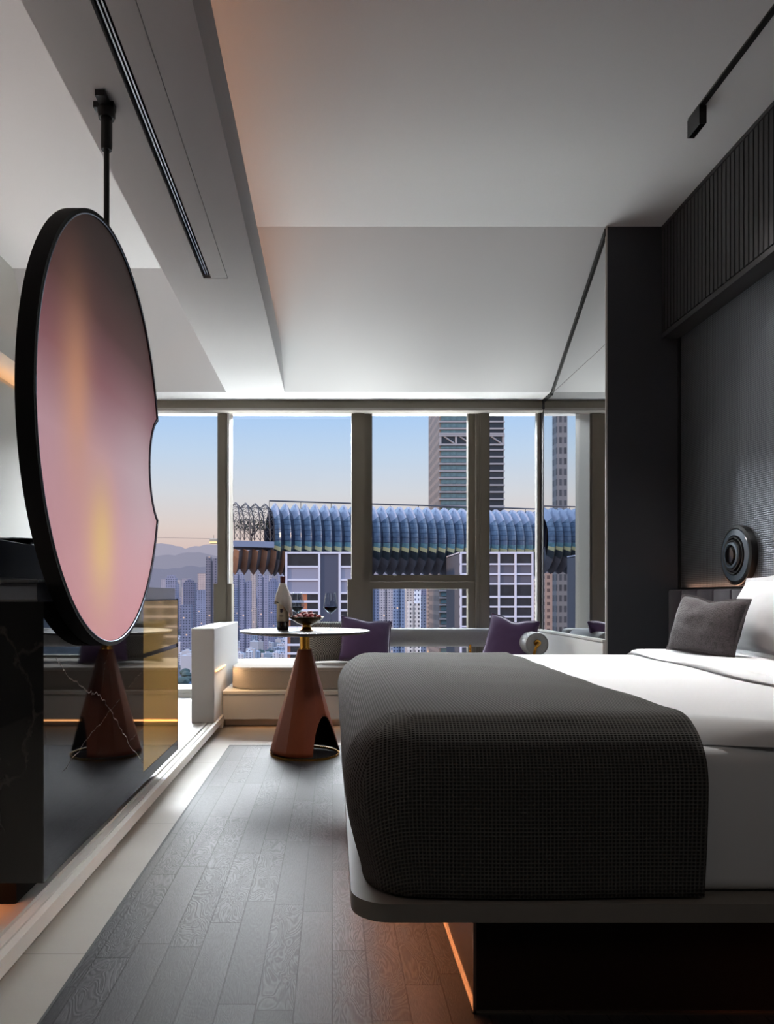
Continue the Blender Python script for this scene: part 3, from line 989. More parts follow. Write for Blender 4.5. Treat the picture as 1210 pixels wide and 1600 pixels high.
# ================================================================== BED
BX0, BX1, BY0, BY1 = 0.042, 2.18, 1.665, 3.80
bed = thing('double_bed', (1.1, 2.75, 0), 'wide floating bed with a taupe platform on a dark plinth, made up in white', 'bed')
def rel(o, e):   # geometry was written in room coordinates: make it local to its thing
    for v in o.data.vertices: v.co -= Vector(e.location)
    o.data.update()
    return o
m = MB(); m.prism(plan_round(BX0, BX1, BY0, BY1, 0.085, 10), 'z', 0.270, 0.310)
bmesh.ops.bevel(m.bm, geom=[e for e in m.bm.edges if abs(e.verts[0].co.z - e.verts[1].co.z) < 1e-6], offset=0.008, segments=3, profile=.5, affect='EDGES')
rel(m.build('platform', M['taupe'], bed, smooth=True, angle=40), bed)
m = MB(); m.box(0.335, 2.18, 1.80, 3.66, 0.0, 0.270)
rel(m.build('plinth', M['plinth'], bed), bed)
m = MB(); m.box(0.329, 0.336, 1.794, 3.66, 0.0, 0.006); m.box(0.329, 0.336, 1.794, 1.80, 0.0, 0.270); m.box(0.336, 2.18, 1.794, 1.80, 0.0, 0.004)
rel(m.build('plinth_edge', M['plinth_edge'], bed), bed)
o = soft_box('mattress', M['white_linen'], 0.092, 2.16, 1.715, 3.735, 0.310, 0.638, 0.04, bed); rel(o, bed)

# duvet: thin puffed layer whose edge ends in a seam above the mattress side
dvm = MB()
DZT, DZB, rows_d = 0.694, 0.640, []
for i in range(49):
    xx = 0.19 + (2.12 - 0.19) * i / 48
    t_ = min(1, max(0, (xx - .81) / .30)); t_ = t_ * t_ * (3 - 2 * t_)
    rr = .145 + (.024 - .145) * t_
    y0 = 1.706 + .012 * (1 - t_)
    th0 = math.acos(min(1, max(-1, (rr - (DZT - DZB)) / rr)))      # angle where the curve meets the underside
    pr = [(y0 + .06, DZB)]
    for j in range(9):
        a_ = th0 * (1 - j / 8)
        pr.append((y0 + rr - rr * math.sin(a_), DZT - rr + rr * math.cos(a_)))
    for yy in (2.0, 2.4, 2.8, 3.2, 3.5): pr.append((yy, DZT + .005 * NZ.noise(Vector((xx * 3, yy * 3, 1))) ))
    pr += [(3.70, DZT), (3.73, DZT - .008), (3.745, DZT - .03), (3.74, DZB)]
    rows_d.append([dvm.bm.verts.new((xx, y_, z_)) for y_, z_ in pr])
for a_, b_ in zip(rows_d, rows_d[1:]):
    for k in range(len(a_)):
        k2 = (k + 1) % len(a_)
        dvm.face([a_[k], a_[k2], b_[k2], b_[k]])
dvm.face(rows_d[0]); dvm.face(rows_d[-1][::-1])
dv = dvm.build('duvet', M['white_linen'], None, smooth=True, angle=50)
tag(dv, 'plain white duvet spread flat over the wide bed', 'duvet')
ds = MB(); ds.tube([(1.12, 1.7045, 0.668), (1.3, 1.7042, 0.667), (2.12, 1.7045, 0.668)], 0.0028, 6); o = ds.build('seam', M['white_seam'], dv, smooth=True)
tf = MB()
# folded-back top sheet: soft slab with a sagging front fold
NY = 40; fold = []
for i in range(NY + 1):
    yy = 1.70 + 2.05 * i / NY
    xf = 1.40 + 0.03 * math.sin(yy * 2.1) + .008 * math.sin(yy * 9)
    ring = []
    for (dx, z) in ((0.75, 0.690), (0.03, 0.690), (0.004, 0.697), (0.0, 0.705), (0.006, 0.713), (0.03, 0.718), (0.058, 0.719), (0.06, 0.7165), (0.064, 0.7165), (0.066, 0.719), (0.75, 0.722)):
        side = 1.0 - min(1, max(0, (0.05 - min(yy - 1.70, 3.75 - yy)) / .05)) ** 2 * .9
        ring.append(tf.bm.verts.new((min(xf + dx, 2.14), yy, 0.690 + (z - 0.690) * side + .003 * math.sin(yy * 7 + dx * 5) * side * (z > .7))))
    fold.append(ring)
for a_, b_ in zip(fold, fold[1:]):
    for k in range(len(a_)):
        k2 = (k + 1) % len(a_)
        tf.face([a_[k], a_[k2], b_[k2], b_[k]])
tf.face(fold[0]); tf.face(fold[-1][::-1])
o = tf.build('top_sheet', M['white_linen'], None, smooth=True, angle=60)
tag(o, 'white top sheet folded back across the duvet below the pillows', 'sheet')

# waffle throw over the foot of the bed, hanging down at the foot and the near side
def throw():
    bm = bmesh.new()
    X0, X1 = 0.040, 0.812
    Y0, Y1 = 1.680, 3.770
    Z1, ZB = 0.710, 0.318
    bmesh_box = [bm.verts.new((x, y, z)) for z in (ZB - .3, Z1) for y in (Y0, Y1) for x in (X0, X1 + .4)]
    for q in ((0, 2, 3, 1), (4, 5, 7, 6), (0, 1, 5, 4), (2, 6, 7, 3), (0, 4, 6, 2), (1, 3, 7, 5)):
        bm.faces.new([bmesh_box[i] for i in q])
    bmesh.ops.bevel(bm, geom=bm.edges[:], offset=0.15, segments=12, profile=0.52, affect='EDGES')
    for axis, co, keep in (((1, 0, 0), (X1, 0, 0), -1), ((0, 0, 1), (0, 0, ZB), 1)):
        g = bm.verts[:] + bm.edges[:] + bm.faces[:]
        bmesh.ops.bisect_plane(bm, geom=g, plane_co=co, plane_no=axis, clear_outer=keep < 0, clear_inner=keep > 0)
    # cut into a regular grid so that it can sag and ripple
    for ax, lo, hi, n in (((1, 0, 0), X0, X1, 28), ((0, 1, 0), Y0, Y1, 60), ((0, 0, 1), ZB, Z1, 14)):
        for i in range(1, n):
            p = [0, 0, 0]; idx = ax.index(1); p[idx] = lo + (hi - lo) * i / n
            g = bm.verts[:] + bm.edges[:] + bm.faces[:]
            bmesh.ops.bisect_plane(bm, geom=g, plane_co=p, plane_no=ax)
    uvl = bm.loops.layers.uv.new('weave')
    bm.normal_update()
    for f in bm.faces:
        nx, ny, nz = [abs(c) for c in f.normal]
        for l in f.loops:
            x, y, z = l.vert.co
            if nx > ny and nx > 0.12: l[uvl].uv = (x + z * (1 if f.normal.x < 0 else -1), y)
            else: l[uvl].uv = (x, y + z * (1 if f.normal.y < 0 else -1))
    for v in bm.verts:
        x, y, z = v.co
        d = Z1 - z
        hang = min(1, d / .38)
        # the hanging sides draw in a little towards the platform and ripple softly
        near = max(0, 1 - (y - Y0) / .2); left = max(0, 1 - (x - X0) / .2)
        v.co.y += near * hang * (0.005 * math.sin(x * 9 + 1))
        v.co.x += left * (0.028 * hang ** 2 - 0.020 * math.sin(math.pi * min(1, d / .38)) + .004 * math.sin(y * 8) * hang)
        if d < 0.02:
            v.co.z += 0.004 * NZ.noise(Vector((x * 5, y * 5, 0)))
        # slightly wandering side hem
        t_ = max(0, (x - X1 + .1) / .1)
        v.co.x += t_ * (0.012 * math.sin(y * 3.0 + z * 5) + 0.03 * max(0, (z - .5)) * 0)
    return bm
mm = MB(); mm.bm.free(); mm.bm = throw()
th = mm.build('bed_throw', M['throw'], None, smooth=True, angle=70)
md = th.modifiers.new('thickness', 'SOLIDIFY'); md.thickness = 0.008; md.offset = -1
tag(th, 'charcoal waffle knit throw draped over the foot of the white bed', 'blanket')

# ---- pillows on the bed
pillow('pillow', (1.83, 3.30, 0.726), (0.74, 0.34, 0.17), 'white pillow standing directly behind the charcoal cushion', 'pillow', M['white_linen'], rot=(R_(-18), 0, R_(-97)), seed=5, pinch=.05, flange=.03, group='white pillows against the headboard')
pillow('pillow', (2.045, 3.06, 0.730), (0.72, 0.43, 0.16), 'white pillow at the very back, leaning on the headboard', 'pillow', M['white_linen'], rot=(R_(-8), 0, R_(-91)), seed=7, pinch=.05, flange=.03, group='white pillows against the headboard')
pillow('cushion', (1.62, 3.40, 0.722), (0.39, 0.258, 0.14), 'charcoal boucle cushion leaning on the white pillow on the bed', 'cushion', M['boucle'], rot=(R_(-17), R_(3), R_(-74)), seed=12, pinch=.06, piping=M['boucle'], flange=.012, dent=.02)

# ---- headboard
hb = thing('headboard', (2.22, 3.0, 0.3), 'low dark aubergine headboard with upright channels along the metal cloth wall', 'headboard')
m = MB()
y = -3.0
while y < 1.97:
    m.box(-0.042, 0.038, y + .003, min(y + .197, 1.985), 0.0, 0.715, bevel=.012, seg=3)
    y += 0.2
m.build('padding', M['head_fabric'], hb, smooth=True, angle=40)
m = MB(); m.box(-0.03, 0.038, -3.0, 1.985, -0.3, 0.70); m.build('backing', M['black_matte'], hb)

# ---- round wall lamp
wl = thing('wall_lamp', (2.26, 4.24, 1.20), 'round black wall lamp with concentric rings on the metal cloth wall', 'lamp')
rm = mat('blue_grey_lacquer', (92, 104, 116), .2, spec=.6)
m = MB(); m.lathe([(0, 0.0), (0.165, 0.0), (0.168, -0.012), (0.165, -0.034), (0.150, -0.040), (0.146, -0.034), (0.0, -0.034)], 64, axis='x'); m.build('outer_ring', M['black'], wl, smooth=True, angle=30)
m = MB(); m.lathe([(0.148, -0.030), (0.143, -0.041), (0.112, -0.046), (0.106, -0.036)], 64, axis='x'); m.build('dished_ring', rm, wl, smooth=True, angle=30)
m = MB(); m.lathe([(0.106, -0.03), (0.104, -0.052), (0.096, -0.052), (0.094, -0.036), (0.088, -0.036), (0.086, -0.060), (0.077, -0.060), (0.074, -0.036)], 64, axis='x'); m.build('inner_ring', M['black'], wl, smooth=True, angle=30)
m = MB(); m.lathe([(0.076, -0.034), (0.072, -0.064), (0.060, -0.066), (0.054, -0.05)], 64, axis='x'); m.build('dished_ring', rm, wl, smooth=True, angle=30)
m = MB(); m.lathe([(0.056, -0.034), (0.054, -0.062), (0.044, -0.07), (0.0, -0.072)], 64, axis='x'); m.build('centre_cap', M['black_gloss'], wl, smooth=True, angle=30)

# ---- ceiling track with its end lamp
tk = thing('ceiling_track', (1.805, 3.87, CZ), 'slim black lighting track recessed in the white ceiling at the upper right', 'track')
m = MB(); m.box(-0.014, 0.014, -5.5, 0.0, -0.010, 0.002); m.build('rail', M['black'], tk)
sp_ = thing('track_light', (1.805, 3.72, CZ), 'black boxy spotlight at the end of the ceiling track', 'light')
m = MB(); m.box(-0.018, 0.018, 0.02, 0.15, -0.10, -0.012, bevel=.002); m.build('housing', M['black'], sp_)
m = MB(); m.box(-0.012, 0.012, 0.03, 0.14, -0.103, -0.099); m.build('lens', M['black_gloss'], sp_)
sl_ = area('track_spot', (1.72, 3.55, CZ - .14), (0.22, 0.5), (-0.10, -0.22, -1), 24, (1.0, 0.985, 0.96), spread=math.radians(115))

# ================================================================== LEFT: MARBLE CABINET
XS = -0.785
CY0, CY1, CZ0, CZ1 = 2.085, 3.89, 0.198, 0.962
cb = thing('marble_cabinet', (-1.2, 3.0, 0.10), 'floating black veined marble cabinet with a gold mirrored end, under the round panel', 'cabinet')
m = MB()
m.box(-1.62, XS, CY0, 3.185, CZ0, CZ1)
m.box(-1.62, XS, 3.185, CY1, CZ0, 0.245)
m.box(-1.62, XS - .004, 3.185, CY1 - .004, 0.245, CZ1 - .02)
m.mi = 1
def vein(pts, w0):
    """pale vein running across the side face; points are (distance ahead, height)"""
    P = []
    for (a, b_), (c, d) in zip(pts, pts[1:]):
        for i in range(9):
            t_ = i / 9
            j = R.uniform(-.006, .006)
            P.append((a + (c - a) * t_ + j, b_ + (d - b_) * t_ + R.uniform(-.006, .006)))
    P.append(pts[-1])
    L = []
    for i, (a, b_) in enumerate(P):
        w_ = w0 * R.uniform(.35, 1.3)
        L.append((m.bm.verts.new((XS + .0006, a, b_ + w_)), m.bm.verts.new((XS + .0006, a, b_ - w_))))
    for p, q in zip(L, L[1:]): m.face([p[0], q[0], q[1], p[1]])
def face_pt(px, py):
    k2 = -XS / (VX - px)
    return (k2 * F, H - (py - VY) * k2)
vein([face_pt(*q) for q in ((88, 1030), (104, 1056), (137, 1081), (152, 1084), (167, 1101), (186, 1132), (203, 1165), (224, 1192))], .0022)
vein([face_pt(*q) for q in ((98, 1205), (140, 1150), (172, 1110), (187, 1093))], .0007)
vein([face_pt(*q) for q in ((160, 1076), (163, 1040), (170, 1018))], .0006)
vein([face_pt(*q) for q in ((203, 1158), (214, 1145), (223, 1138))], .0006)
vein([face_pt(*q) for q in ((200, 1075), (214, 1058), (222, 1050))], .0005)
m.mi = 0
rel(m.build('body', [M['marble'], mat('marble_vein', (150, 138, 130), .12)], cb), cb)
m = MB(); m.box(-1.50, -0.90, CY0 + .10, CY1 - .05, 0.104, CZ0); rel(m.build('plinth', M['black_matte'], cb), cb)
m = MB(); m.box(XS - .004, XS, 3.187, CY1, 0.247, 0.718); rel(m.build('door', M['gold'], cb), cb)
m = MB(); m.box(XS - .004, XS, 3.187, CY1, 0.737, 0.955); rel(m.build('drawer_front', M['gold'], cb), cb)
m = MB(); m.box(XS - .02, XS - .003, 3.187, CY1, 0.718, 0.737); m.box(-1.62, XS - .003, 3.187, CY1, 0.955, 0.962); rel(m.build('shadow_gap', M['black_gloss'], cb), cb)
m = MB(); m.box(-1.62, XS + .001, CY1, CY1 + .003, CZ0, CZ1); rel(m.build('end_panel', M['black'], cb), cb)

tr = thing('serving_tray', (-1.15, 3.55, 0.962), 'low silver tray with glassy sides on the far end of the marble cabinet', 'tray')
m = MB(); m.box(-0.35, 0.355, -0.30, 0.32, 0.0, 0.006); m.build('base', M['silver'], tr)
m = MB()
for a in ((-0.35, 0.355, -0.30, -0.294), (-0.35, 0.355, 0.314, 0.32), (-0.35, -0.344, -0.294, 0.314), (0.349, 0.355, -0.294, 0.314)): m.box(a[0], a[1], a[2], a[3], 0.006, 0.052)
m.build('side_panels', M['silver'], tr)

ib = thing('glass_box', (-0.95, 2.32, 0.962), 'clear glass box holding a silver liner on the marble cabinet below the black box', 'box')
m = MB(); m.box(-0.05, 0.12, -0.16, 0.16, 0.0, 0.006); m.build('base', M['silver'], ib)
m = MB(); m.box(-0.03, 0.11, -0.14, 0.15, 0.006, 0.052); m.build('liner', mat('pearl_liner', (200, 204, 214), .4), ib)
m = MB(); m.box(-0.05, 0.12, -0.16, 0.16, 0.054, 0.062); m.build('lid', M['silver'], ib)
mb = thing('black_box', (-1.02, 2.36, 1.025), 'matt black boxy coffee machine at the left edge beside the round panel', 'appliance')
m = MB(); m.box(-0.42, 0.075, -0.22, 0.20, 0.0, 0.114, bevel=.003); m.build('housing', M['black'], mb)
m = MB(); m.box(-0.42, 0.085, -0.23, 0.21, -0.0, 0.006); m.build('base_plate', M['silver'], mb)
sd_ = thing('coffee_dish', (-1.0, 2.44, 1.14), 'small black dish with a silver rim on top of the black box', 'dish')
m = MB(); m.lathe([(0, 0), (0.035, 0.0), (0.075, 0.014), (0.073, 0.017), (0.034, 0.004), (0, 0.004)], 32); m.build('dish', M['black_gloss'], sd_, smooth=True)
m = MB(); m.lathe([(0.072, 0.0145), (0.0765, 0.014), (0.0765, 0.0175), (0.072, 0.0175)], 32, close=True); m.build('rim', M['silver'], sd_, smooth=True)

# ================================================================== ROUND HANGING PANEL
DY, DZ, DR = 2.58, 1.505, 0.693
DXF, DXB = -0.735, -0.782
hp = thing('round_hanging_panel', (-0.76, DY, DZ), 'large round rose tinted panel in a black rim hung from the ceiling beam', 'wall art')
def bitten(r, cyb, rb, n=180):
    """circle outline with a circular bite taken from its far side; points (y, z) around the centre"""
    pts = []
    inside = lambda a: math.hypot(r * math.cos(a) - cyb, r * math.sin(a)) < rb
    d = cyb
    ca = (r * r + d * d - rb * rb) / (2 * r * d)
    A = math.acos(ca)
    for i in range(n + 1):
        a = A + (2 * math.pi - 2 * A) * i / n
        pts.append((r * math.cos(a), r * math.sin(a)))
    B = math.acos((rb * rb + d * d - r * r) / (2 * rb * d))
    for i in range(1, 32):
        b_ = math.pi + B - 2 * B * i / 32
        pts.append((cyb + rb * math.cos(b_), rb * math.sin(b_)))
    return pts
BR, BC = 0.225, 0.70 + 0.045
outer = bitten(DR, BC, BR)
inner = bitten(DR - .016, BC, BR + .012)
m = MB()
# rim: flat ring front, outside wall, back
no_, ni_ = len(outer), len(inner)
vo_f = [m.bm.verts.new((DXF + .76, p[0], p[1])) for p in outer]
vo_b = [m.bm.verts.new((DXB + .76, p[0], p[1])) for p in outer]
vi_f = [m.bm.verts.new((DXF + .76, p[0], p[1])) for p in inner]
vi_r = [m.bm.verts.new((DXF + .76 - .008, p[0], p[1])) for p in inner]
for i in range(no_):
    j = (i + 1) % no_
    m.face([vo_f[i], vo_f[j], vo_b[j], vo_b[i]])
    m.face([vo_f[i], vo_f[j], vi_f[j], vi_f[i]])
    m.face([vi_f[i], vi_f[j], vi_r[j], vi_r[i]])
m.face(vo_b)
m.build('rim', M['black_matte'], hp, smooth=True, angle=40)
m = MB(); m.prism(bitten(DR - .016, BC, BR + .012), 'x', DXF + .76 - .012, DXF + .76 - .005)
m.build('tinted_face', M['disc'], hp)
m = MB(); pts = bitten(DR - .014, BC, BR + .010); m.tube([(DXF + .76, a, b_) for a, b_ in pts] + [(DXF + .76, pts[0][0], pts[0][1])], 0.0022, 6, caps=False)
m.build('bright_bead', mat('steel_bead', (150, 165, 185), .3, metal=1), hp, smooth=True)
m = MB(); m.tube([(0.0, 0.0, 0.66), (0.0, 0.0, BZ - DZ - .02)], 0.0095, 14); m.build('rod', M['black'], hp, smooth=True)
m = MB(); m.lathe([(0, 0), (0.017, 0), (0.019, 0.012), (0.019, 0.11), (0.0, 0.11)], 24, c=(0, 0, BZ - DZ - .155)); m.build('sleeve', M['black'], hp, smooth=True, angle=40)
m = MB(); m.lathe([(0, 0), (0.026, 0), (0.03, 0.03), (0, 0.03)], 24, c=(0, 0, BZ - DZ - .05)); m.box(-0.04, 0.028, -0.016, 0.016, BZ - DZ - .02, BZ - DZ); m.box(-0.016, 0.016, -0.075, 0.05, BZ - DZ - .02, BZ - DZ); m.build('ceiling_mount', M['black'], hp)

# ================================================================== THE CITY OUTSIDE
GZ = -120.0
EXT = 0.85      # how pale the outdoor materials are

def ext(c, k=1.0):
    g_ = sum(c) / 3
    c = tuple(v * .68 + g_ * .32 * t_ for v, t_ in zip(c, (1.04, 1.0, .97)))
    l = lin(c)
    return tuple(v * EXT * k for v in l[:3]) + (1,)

def atm(px, py, Y):
    """point whose reflection in the side mirror shows at this pixel"""
    p = at(px, py, Y)
    return Vector((2 * XM - p.x, p.y, p.z))

_fc = {}
def facade(wall, win, cw=6.0, ch=3.4, fw=0.55, fh=0.5, lit=0.985, rough=0.5, litcol=(255, 200, 140)):
    key = (wall, win, cw, ch, fw, fh, lit)
    if key in _fc: return _fc[key]
    k = NT('facade_of_windows')
    t = k.n('ShaderNodeTexCoord')
    sp = k.n('ShaderNodeSeparateXYZ'); k.l(t.outputs['Object'], sp.inputs[0])
    u = k.math('DIVIDE', k.math('ADD', sp.outputs[0], k.math('MULTIPLY', sp.outputs[1], 1.0)), cw)
    v = k.math('DIVIDE', sp.outputs[2], ch)
    m1 = k.math('LESS_THAN', k.math('FRACT', u), fw)
    m2 = k.math('LESS_THAN', k.math('FRACT', v), fh)
    g = k.n('ShaderNodeNewGeometry')
    sn = k.n('ShaderNodeSeparateXYZ'); k.l(g.outputs['True Normal'], sn.inputs[0])
    side = k.math('LESS_THAN', k.math('ABSOLUTE', sn.outputs[2]), 0.5)
    w_ = k.math('MULTIPLY', k.math('MULTIPLY', m1, m2), side)
    cb = k.n('ShaderNodeCombineXYZ'); k.l(k.math('FLOOR', u), cb.inputs[0]); k.l(k.math('FLOOR', v), cb.inputs[1])
    wn = k.n('ShaderNodeTexWhiteNoise'); wn.noise_dimensions = '2D'; k.l(cb.outputs[0], wn.inputs['Vector'])
    winc = k.mix(wn.outputs['Value'], ext(win, .45), ext(win, 1.0))
    nz = k.n('ShaderNodeTexNoise'); nz.inputs['Scale'].default_value = .05
    k.l(t.outputs['Object'], nz.inputs['Vector'])
    wc = k.mix(nz.outputs['Fac'], ext(wall, 1.0), ext(wall, 1.4))
    k.l(k.mix(w_, wc, winc), k.b.inputs['Base Color'])
    k.b.inputs['Roughness'].default_value = rough
    k.b.inputs['Emission Color'].default_value = lin(litcol)
    k.l(k.math('MULTIPLY', k.math('MULTIPLY', k.math('GREATER_THAN', wn.outputs['Value'], lit), w_), 0.9), k.b.inputs['Emission Strength'])
    _fc[key] = k.m
    return k.m

def emat(name, c, rough=0.6, metal=0.0, k=1.0, noise=0.0, nscale=.2):
    m_ = NT(name)
    m_.b.inputs['Roughness'].default_value = rough
    m_.b.inputs['Metallic'].default_value = metal
    if noise:
        t = m_.n('ShaderNodeTexCoord'); nz = m_.n('ShaderNodeTexNoise'); nz.inputs['Scale'].default_value = nscale; nz.inputs['Detail'].default_value = 6
        m_.l(t.outputs['Object'], nz.inputs['Vector'])
        m_.l(m_.mix(nz.outputs['Fac'], ext(c, k * (1 - noise)), ext(c, k * (1 + noise))), m_.b.inputs['Base Color'])
    else:
        m_.b.inputs['Base Color'].default_value = ext(c, k)
    return m_.m

# ---- ground, river, hills
def ground_mat():
    k = NT('city_ground')
    t = k.n('ShaderNodeNewGeometry')
    n1 = k.n('ShaderNodeTexNoise'); n1.inputs['Scale'].default_value = .006; n1.inputs['Detail'].default_value = 8
    v1 = k.n('ShaderNodeTexVoronoi'); v1.inputs['Scale'].default_value = .028
    k.l(t.outputs['Position'], n1.inputs['Vector']); k.l(t.outputs['Position'], v1.inputs['Vector'])
    c1 = k.mix(k.math('GREATER_THAN', n1.outputs['Fac'], .52), ext((88, 100, 92), .3), ext((150, 146, 158), .3))
    sep_ = k.n('ShaderNodeSeparateColor'); k.l(v1.outputs['Color'], sep_.inputs[0])
    c2 = k.mix(k.math('MULTIPLY', sep_.outputs[0], .6), c1, ext((196, 192, 204), .3))
    k.l(c2, k.b.inputs['Base Color']); k.b.inputs['Roughness'].default_value = .9
    return k.m
m = MB(); m.box(-16000, 16000, 60, 26000, GZ - 2, GZ)
struct(m.build('ground', ground_mat()), 'ground of the city far below')
m = MB(); m.prism([(-700, 930), (-60, 880), (240, 960), (240, 1040), (-60, 1010), (-330, 1150), (-700, 1320)], 'z', GZ, GZ + .6)
struct(m.build('river', emat('river_water', (110, 130, 165), .12)), 'grey blue river far below')

def ridge(x0, x1, Y, zbase, tops, depth, mat_):
    m = MB()
    n = len(tops)
    A, B, Cc = [], [], []
    for i, z in enumerate(tops):
        x = x0 + (x1 - x0) * i / (n - 1)
        A.append(m.bm.verts.new((x, Y - depth / 2, zbase))); B.append(m.bm.verts.new((x, Y, z))); Cc.append(m.bm.verts.new((x, Y + depth / 2, zbase)))
    for i in range(n - 1):
        m.face([A[i], A[i + 1], B[i + 1], B[i]]); m.face([B[i], B[i + 1], Cc[i + 1], Cc[i]])
    m.face([A[0], B[0], Cc[0]]); m.face([A[-1], Cc[-1], B[-1]])
    return struct(m.build('hills', mat_, smooth=True, angle=60))
def hill_tops(Y, y_mid, amp, n, seed):
    return [H + (VY - (y_mid + amp * (NZ.noise(Vector((i * .19 + seed, 0, seed))) + .4 * NZ.noise(Vector((i * .7 + seed, 3, 0)))))) * Y / F for i in range(n)]
ridge(-9000, 9000, 18000, GZ, hill_tops(18000, 852, 7, 160, 3.1), 300, emat('far_hills', (222, 200, 198), k=.74))  # hills pale with distance: haze put into their colours
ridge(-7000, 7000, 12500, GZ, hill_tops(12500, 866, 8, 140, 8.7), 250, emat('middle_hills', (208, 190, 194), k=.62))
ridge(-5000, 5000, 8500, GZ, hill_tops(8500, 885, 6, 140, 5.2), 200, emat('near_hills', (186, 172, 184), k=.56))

# ---- towers of flats
def tower(px0, px1, ytop, Y, mt, label, group=None, cat='building', depth=None, crown=0, name='apartment_tower', mirrored=False, ybase=None):
    f = atm if mirrored else at
    a, b_ = f(px0, ytop, Y), f(px1, ytop, Y)
    x0, x1 = min(a.x, b_.x), max(a.x, b_.x)
    w_ = x1 - x0
    d = depth or w_ * .8
    z = a.z
    base = GZ if ybase is None else f(px0, ybase, Y).z
    m = MB()
    hx = w_ / 2
    hh = z - base
    if crown == 0:
        m.box(-hx, hx, 0, d, 0, hh)
    elif crown == 1:      # stepped top
        m.box(-hx, hx, 0, d, 0, hh * .95); m.box(-hx * .72, hx * .72, d * .1, d * .8, hh * .95, hh * .985); m.box(-hx * .3, hx * .3, d * .3, d * .6, hh * .985, hh)
    elif crown == 2:      # twin shafts with a recessed slot
        m.box(-hx, -hx * .18, 0, d, 0, hh); m.box(hx * .18, hx, 0, d, 0, hh * .985); m.box(-hx * .18, hx * .18, d * .25, d * .9, 0, hh * .96)
    elif crown == 3:      # pitched roof
        m.box(-hx, hx, 0, d, 0, hh * .94); m.prism([(-hx, hh * .94), (hx, hh * .94), (0, hh)], 'y', 0, d)
    o = m.build(name, mt)
    o.location = ((x0 + x1) / 2, Y, base)
    tag(o, label, cat, group)
    return o

hz = [facade((148, 142, 168), (104, 106, 140), 7, 7, .5, .55), facade((166, 156, 178), (120, 118, 150), 6, 6, .6, .5),  # distance haze put into these muted wall colours
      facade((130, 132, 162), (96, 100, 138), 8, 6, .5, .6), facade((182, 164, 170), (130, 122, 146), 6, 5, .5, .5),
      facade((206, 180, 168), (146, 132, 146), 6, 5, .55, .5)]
# far skyline, haze put into its wall colours: nobody can count it
def far_city():
    m = MB()
    for i in range(520):
        Y = R.uniform(4200, 7600)
        px = R.uniform(80, 960)
        x = (px - VX) * Y / F
        w_ = R.uniform(22, 60)
        h = R.uniform(35, 130) * (1.25 if R.random() < .12 else 1)
        m.box(x - w_ / 2, x + w_ / 2, Y, Y + w_, GZ, GZ + h)
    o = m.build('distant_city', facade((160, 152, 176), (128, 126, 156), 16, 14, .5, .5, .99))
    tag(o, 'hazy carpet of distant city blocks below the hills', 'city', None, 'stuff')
far_city()

_sites = []
def free(x, y, r):
    """keep plots apart"""
    for (a, b_, q) in _sites:
        if math.hypot(a - x, b_ - y) < q + r: return False
    _sites.append((x, y, r))
    return True
named = [
 (322, 340, 870, 1500, facade((128, 116, 128), (84, 82, 104), 6, 5, .5, .5), 'brownish dark tower just left of the first window post', 2),
 (286, 304, 905, 1650, facade((112, 110, 138), (78, 80, 112), 5, 5, .5, .5), 'slate tower with pointed top at the left window beside the gold cabinet end', 1),
 (282, 299, 945, 1350, facade((120, 122, 150), (84, 90, 120), 5, 5, .5, .5), 'lower slate block in front of the pointed tower at the left window', 0),
 (306, 322, 922, 1900, facade((140, 142, 172), (104, 110, 145), 6, 5, .5, .5), 'pale blue slab tower between the two darkest towers at the left window', 0),
 (309, 321, 896, 2600, facade((214, 176, 160), (150, 128, 140), 6, 6, .5, .5), 'small pinkish tower catching the dusk light behind the left window', 0),
 (366, 380, 893, 1700, facade((150, 146, 172), (106, 108, 142), 5, 5, .5, .5), 'grey tower right beside the first window post under the lattice end', 2),
 (375, 392, 905, 1500, facade((140, 138, 168), (98, 102, 140), 5, 5, .5, .5), 'mid grey tower with twin shafts under the lattice end', 2),
 (392, 400, 890, 2000, facade((206, 176, 164), (166, 140, 140), 5, 5, .4, .5), 'slim peach tower under the copper ridged underside', 0),
 (403, 419, 897, 1600, facade((156, 150, 176), (116, 114, 146), 5, 5, .5, .5), 'tower with a sunlit peach crown left of the wine bottle', 2),
 (420, 434, 903, 1750, facade((128, 130, 164), (94, 98, 138), 5, 5, .5, .5), 'blue grey tower directly left of the wine bottle', 1),
 (434, 446, 896, 1900, facade((146, 144, 172), (106, 108, 146), 5, 5, .5, .5), 'grey tower hidden partly by the wine bottle', 0),
 (576, 593, 908, 1300, facade((110, 124, 160), (70, 84, 124), 5, 5, .5, .5), 'blue tower at the left of the lower middle pane', 2),
 (593, 614, 900, 1500, facade((190, 176, 180), (140, 132, 150), 5, 5, .5, .5), 'pinkish pair of flats blocks in the lower middle pane', 2),
 (615, 634, 905, 1400, facade((120, 140, 176), (66, 84, 130), 5, 6, .5, .5), 'blue glazed tower in the lower middle pane with white fins', 2),
 (634, 648, 902, 1200, facade((208, 186, 172), (150, 134, 134), 5, 4, .5, .5), 'peach stone tower above the white flats in the lower middle pane', 0),
 (638, 656, 940, 800, facade((226, 214, 206), (96, 90, 100), 4.2, 4.4, .42, .5), 'near white block of flats with dark window columns in the lower middle pane', 2),
 (648, 658, 922, 1000, facade((232, 232, 238), (120, 130, 160), 4, 6, .5, .45), 'white tower with striped balconies above the near white flats', 0),
 (657, 668, 930, 1050, facade((116, 124, 146), (74, 84, 110), 4, 4, .5, .5), 'slim grey blue tower right of the near white flats', 0),
 (668, 682, 905, 760, facade((190, 152, 128), (136, 104, 96), 4, 4, .5, .5), 'tan brick patterned tower left of the dark bridge pier', 0),
 (836, 850, 905, 700, facade((182, 158, 150), (128, 112, 116), 4, 4, .5, .5), 'pinkish brown tower between the white grid building and the mirror edge', 0),
]
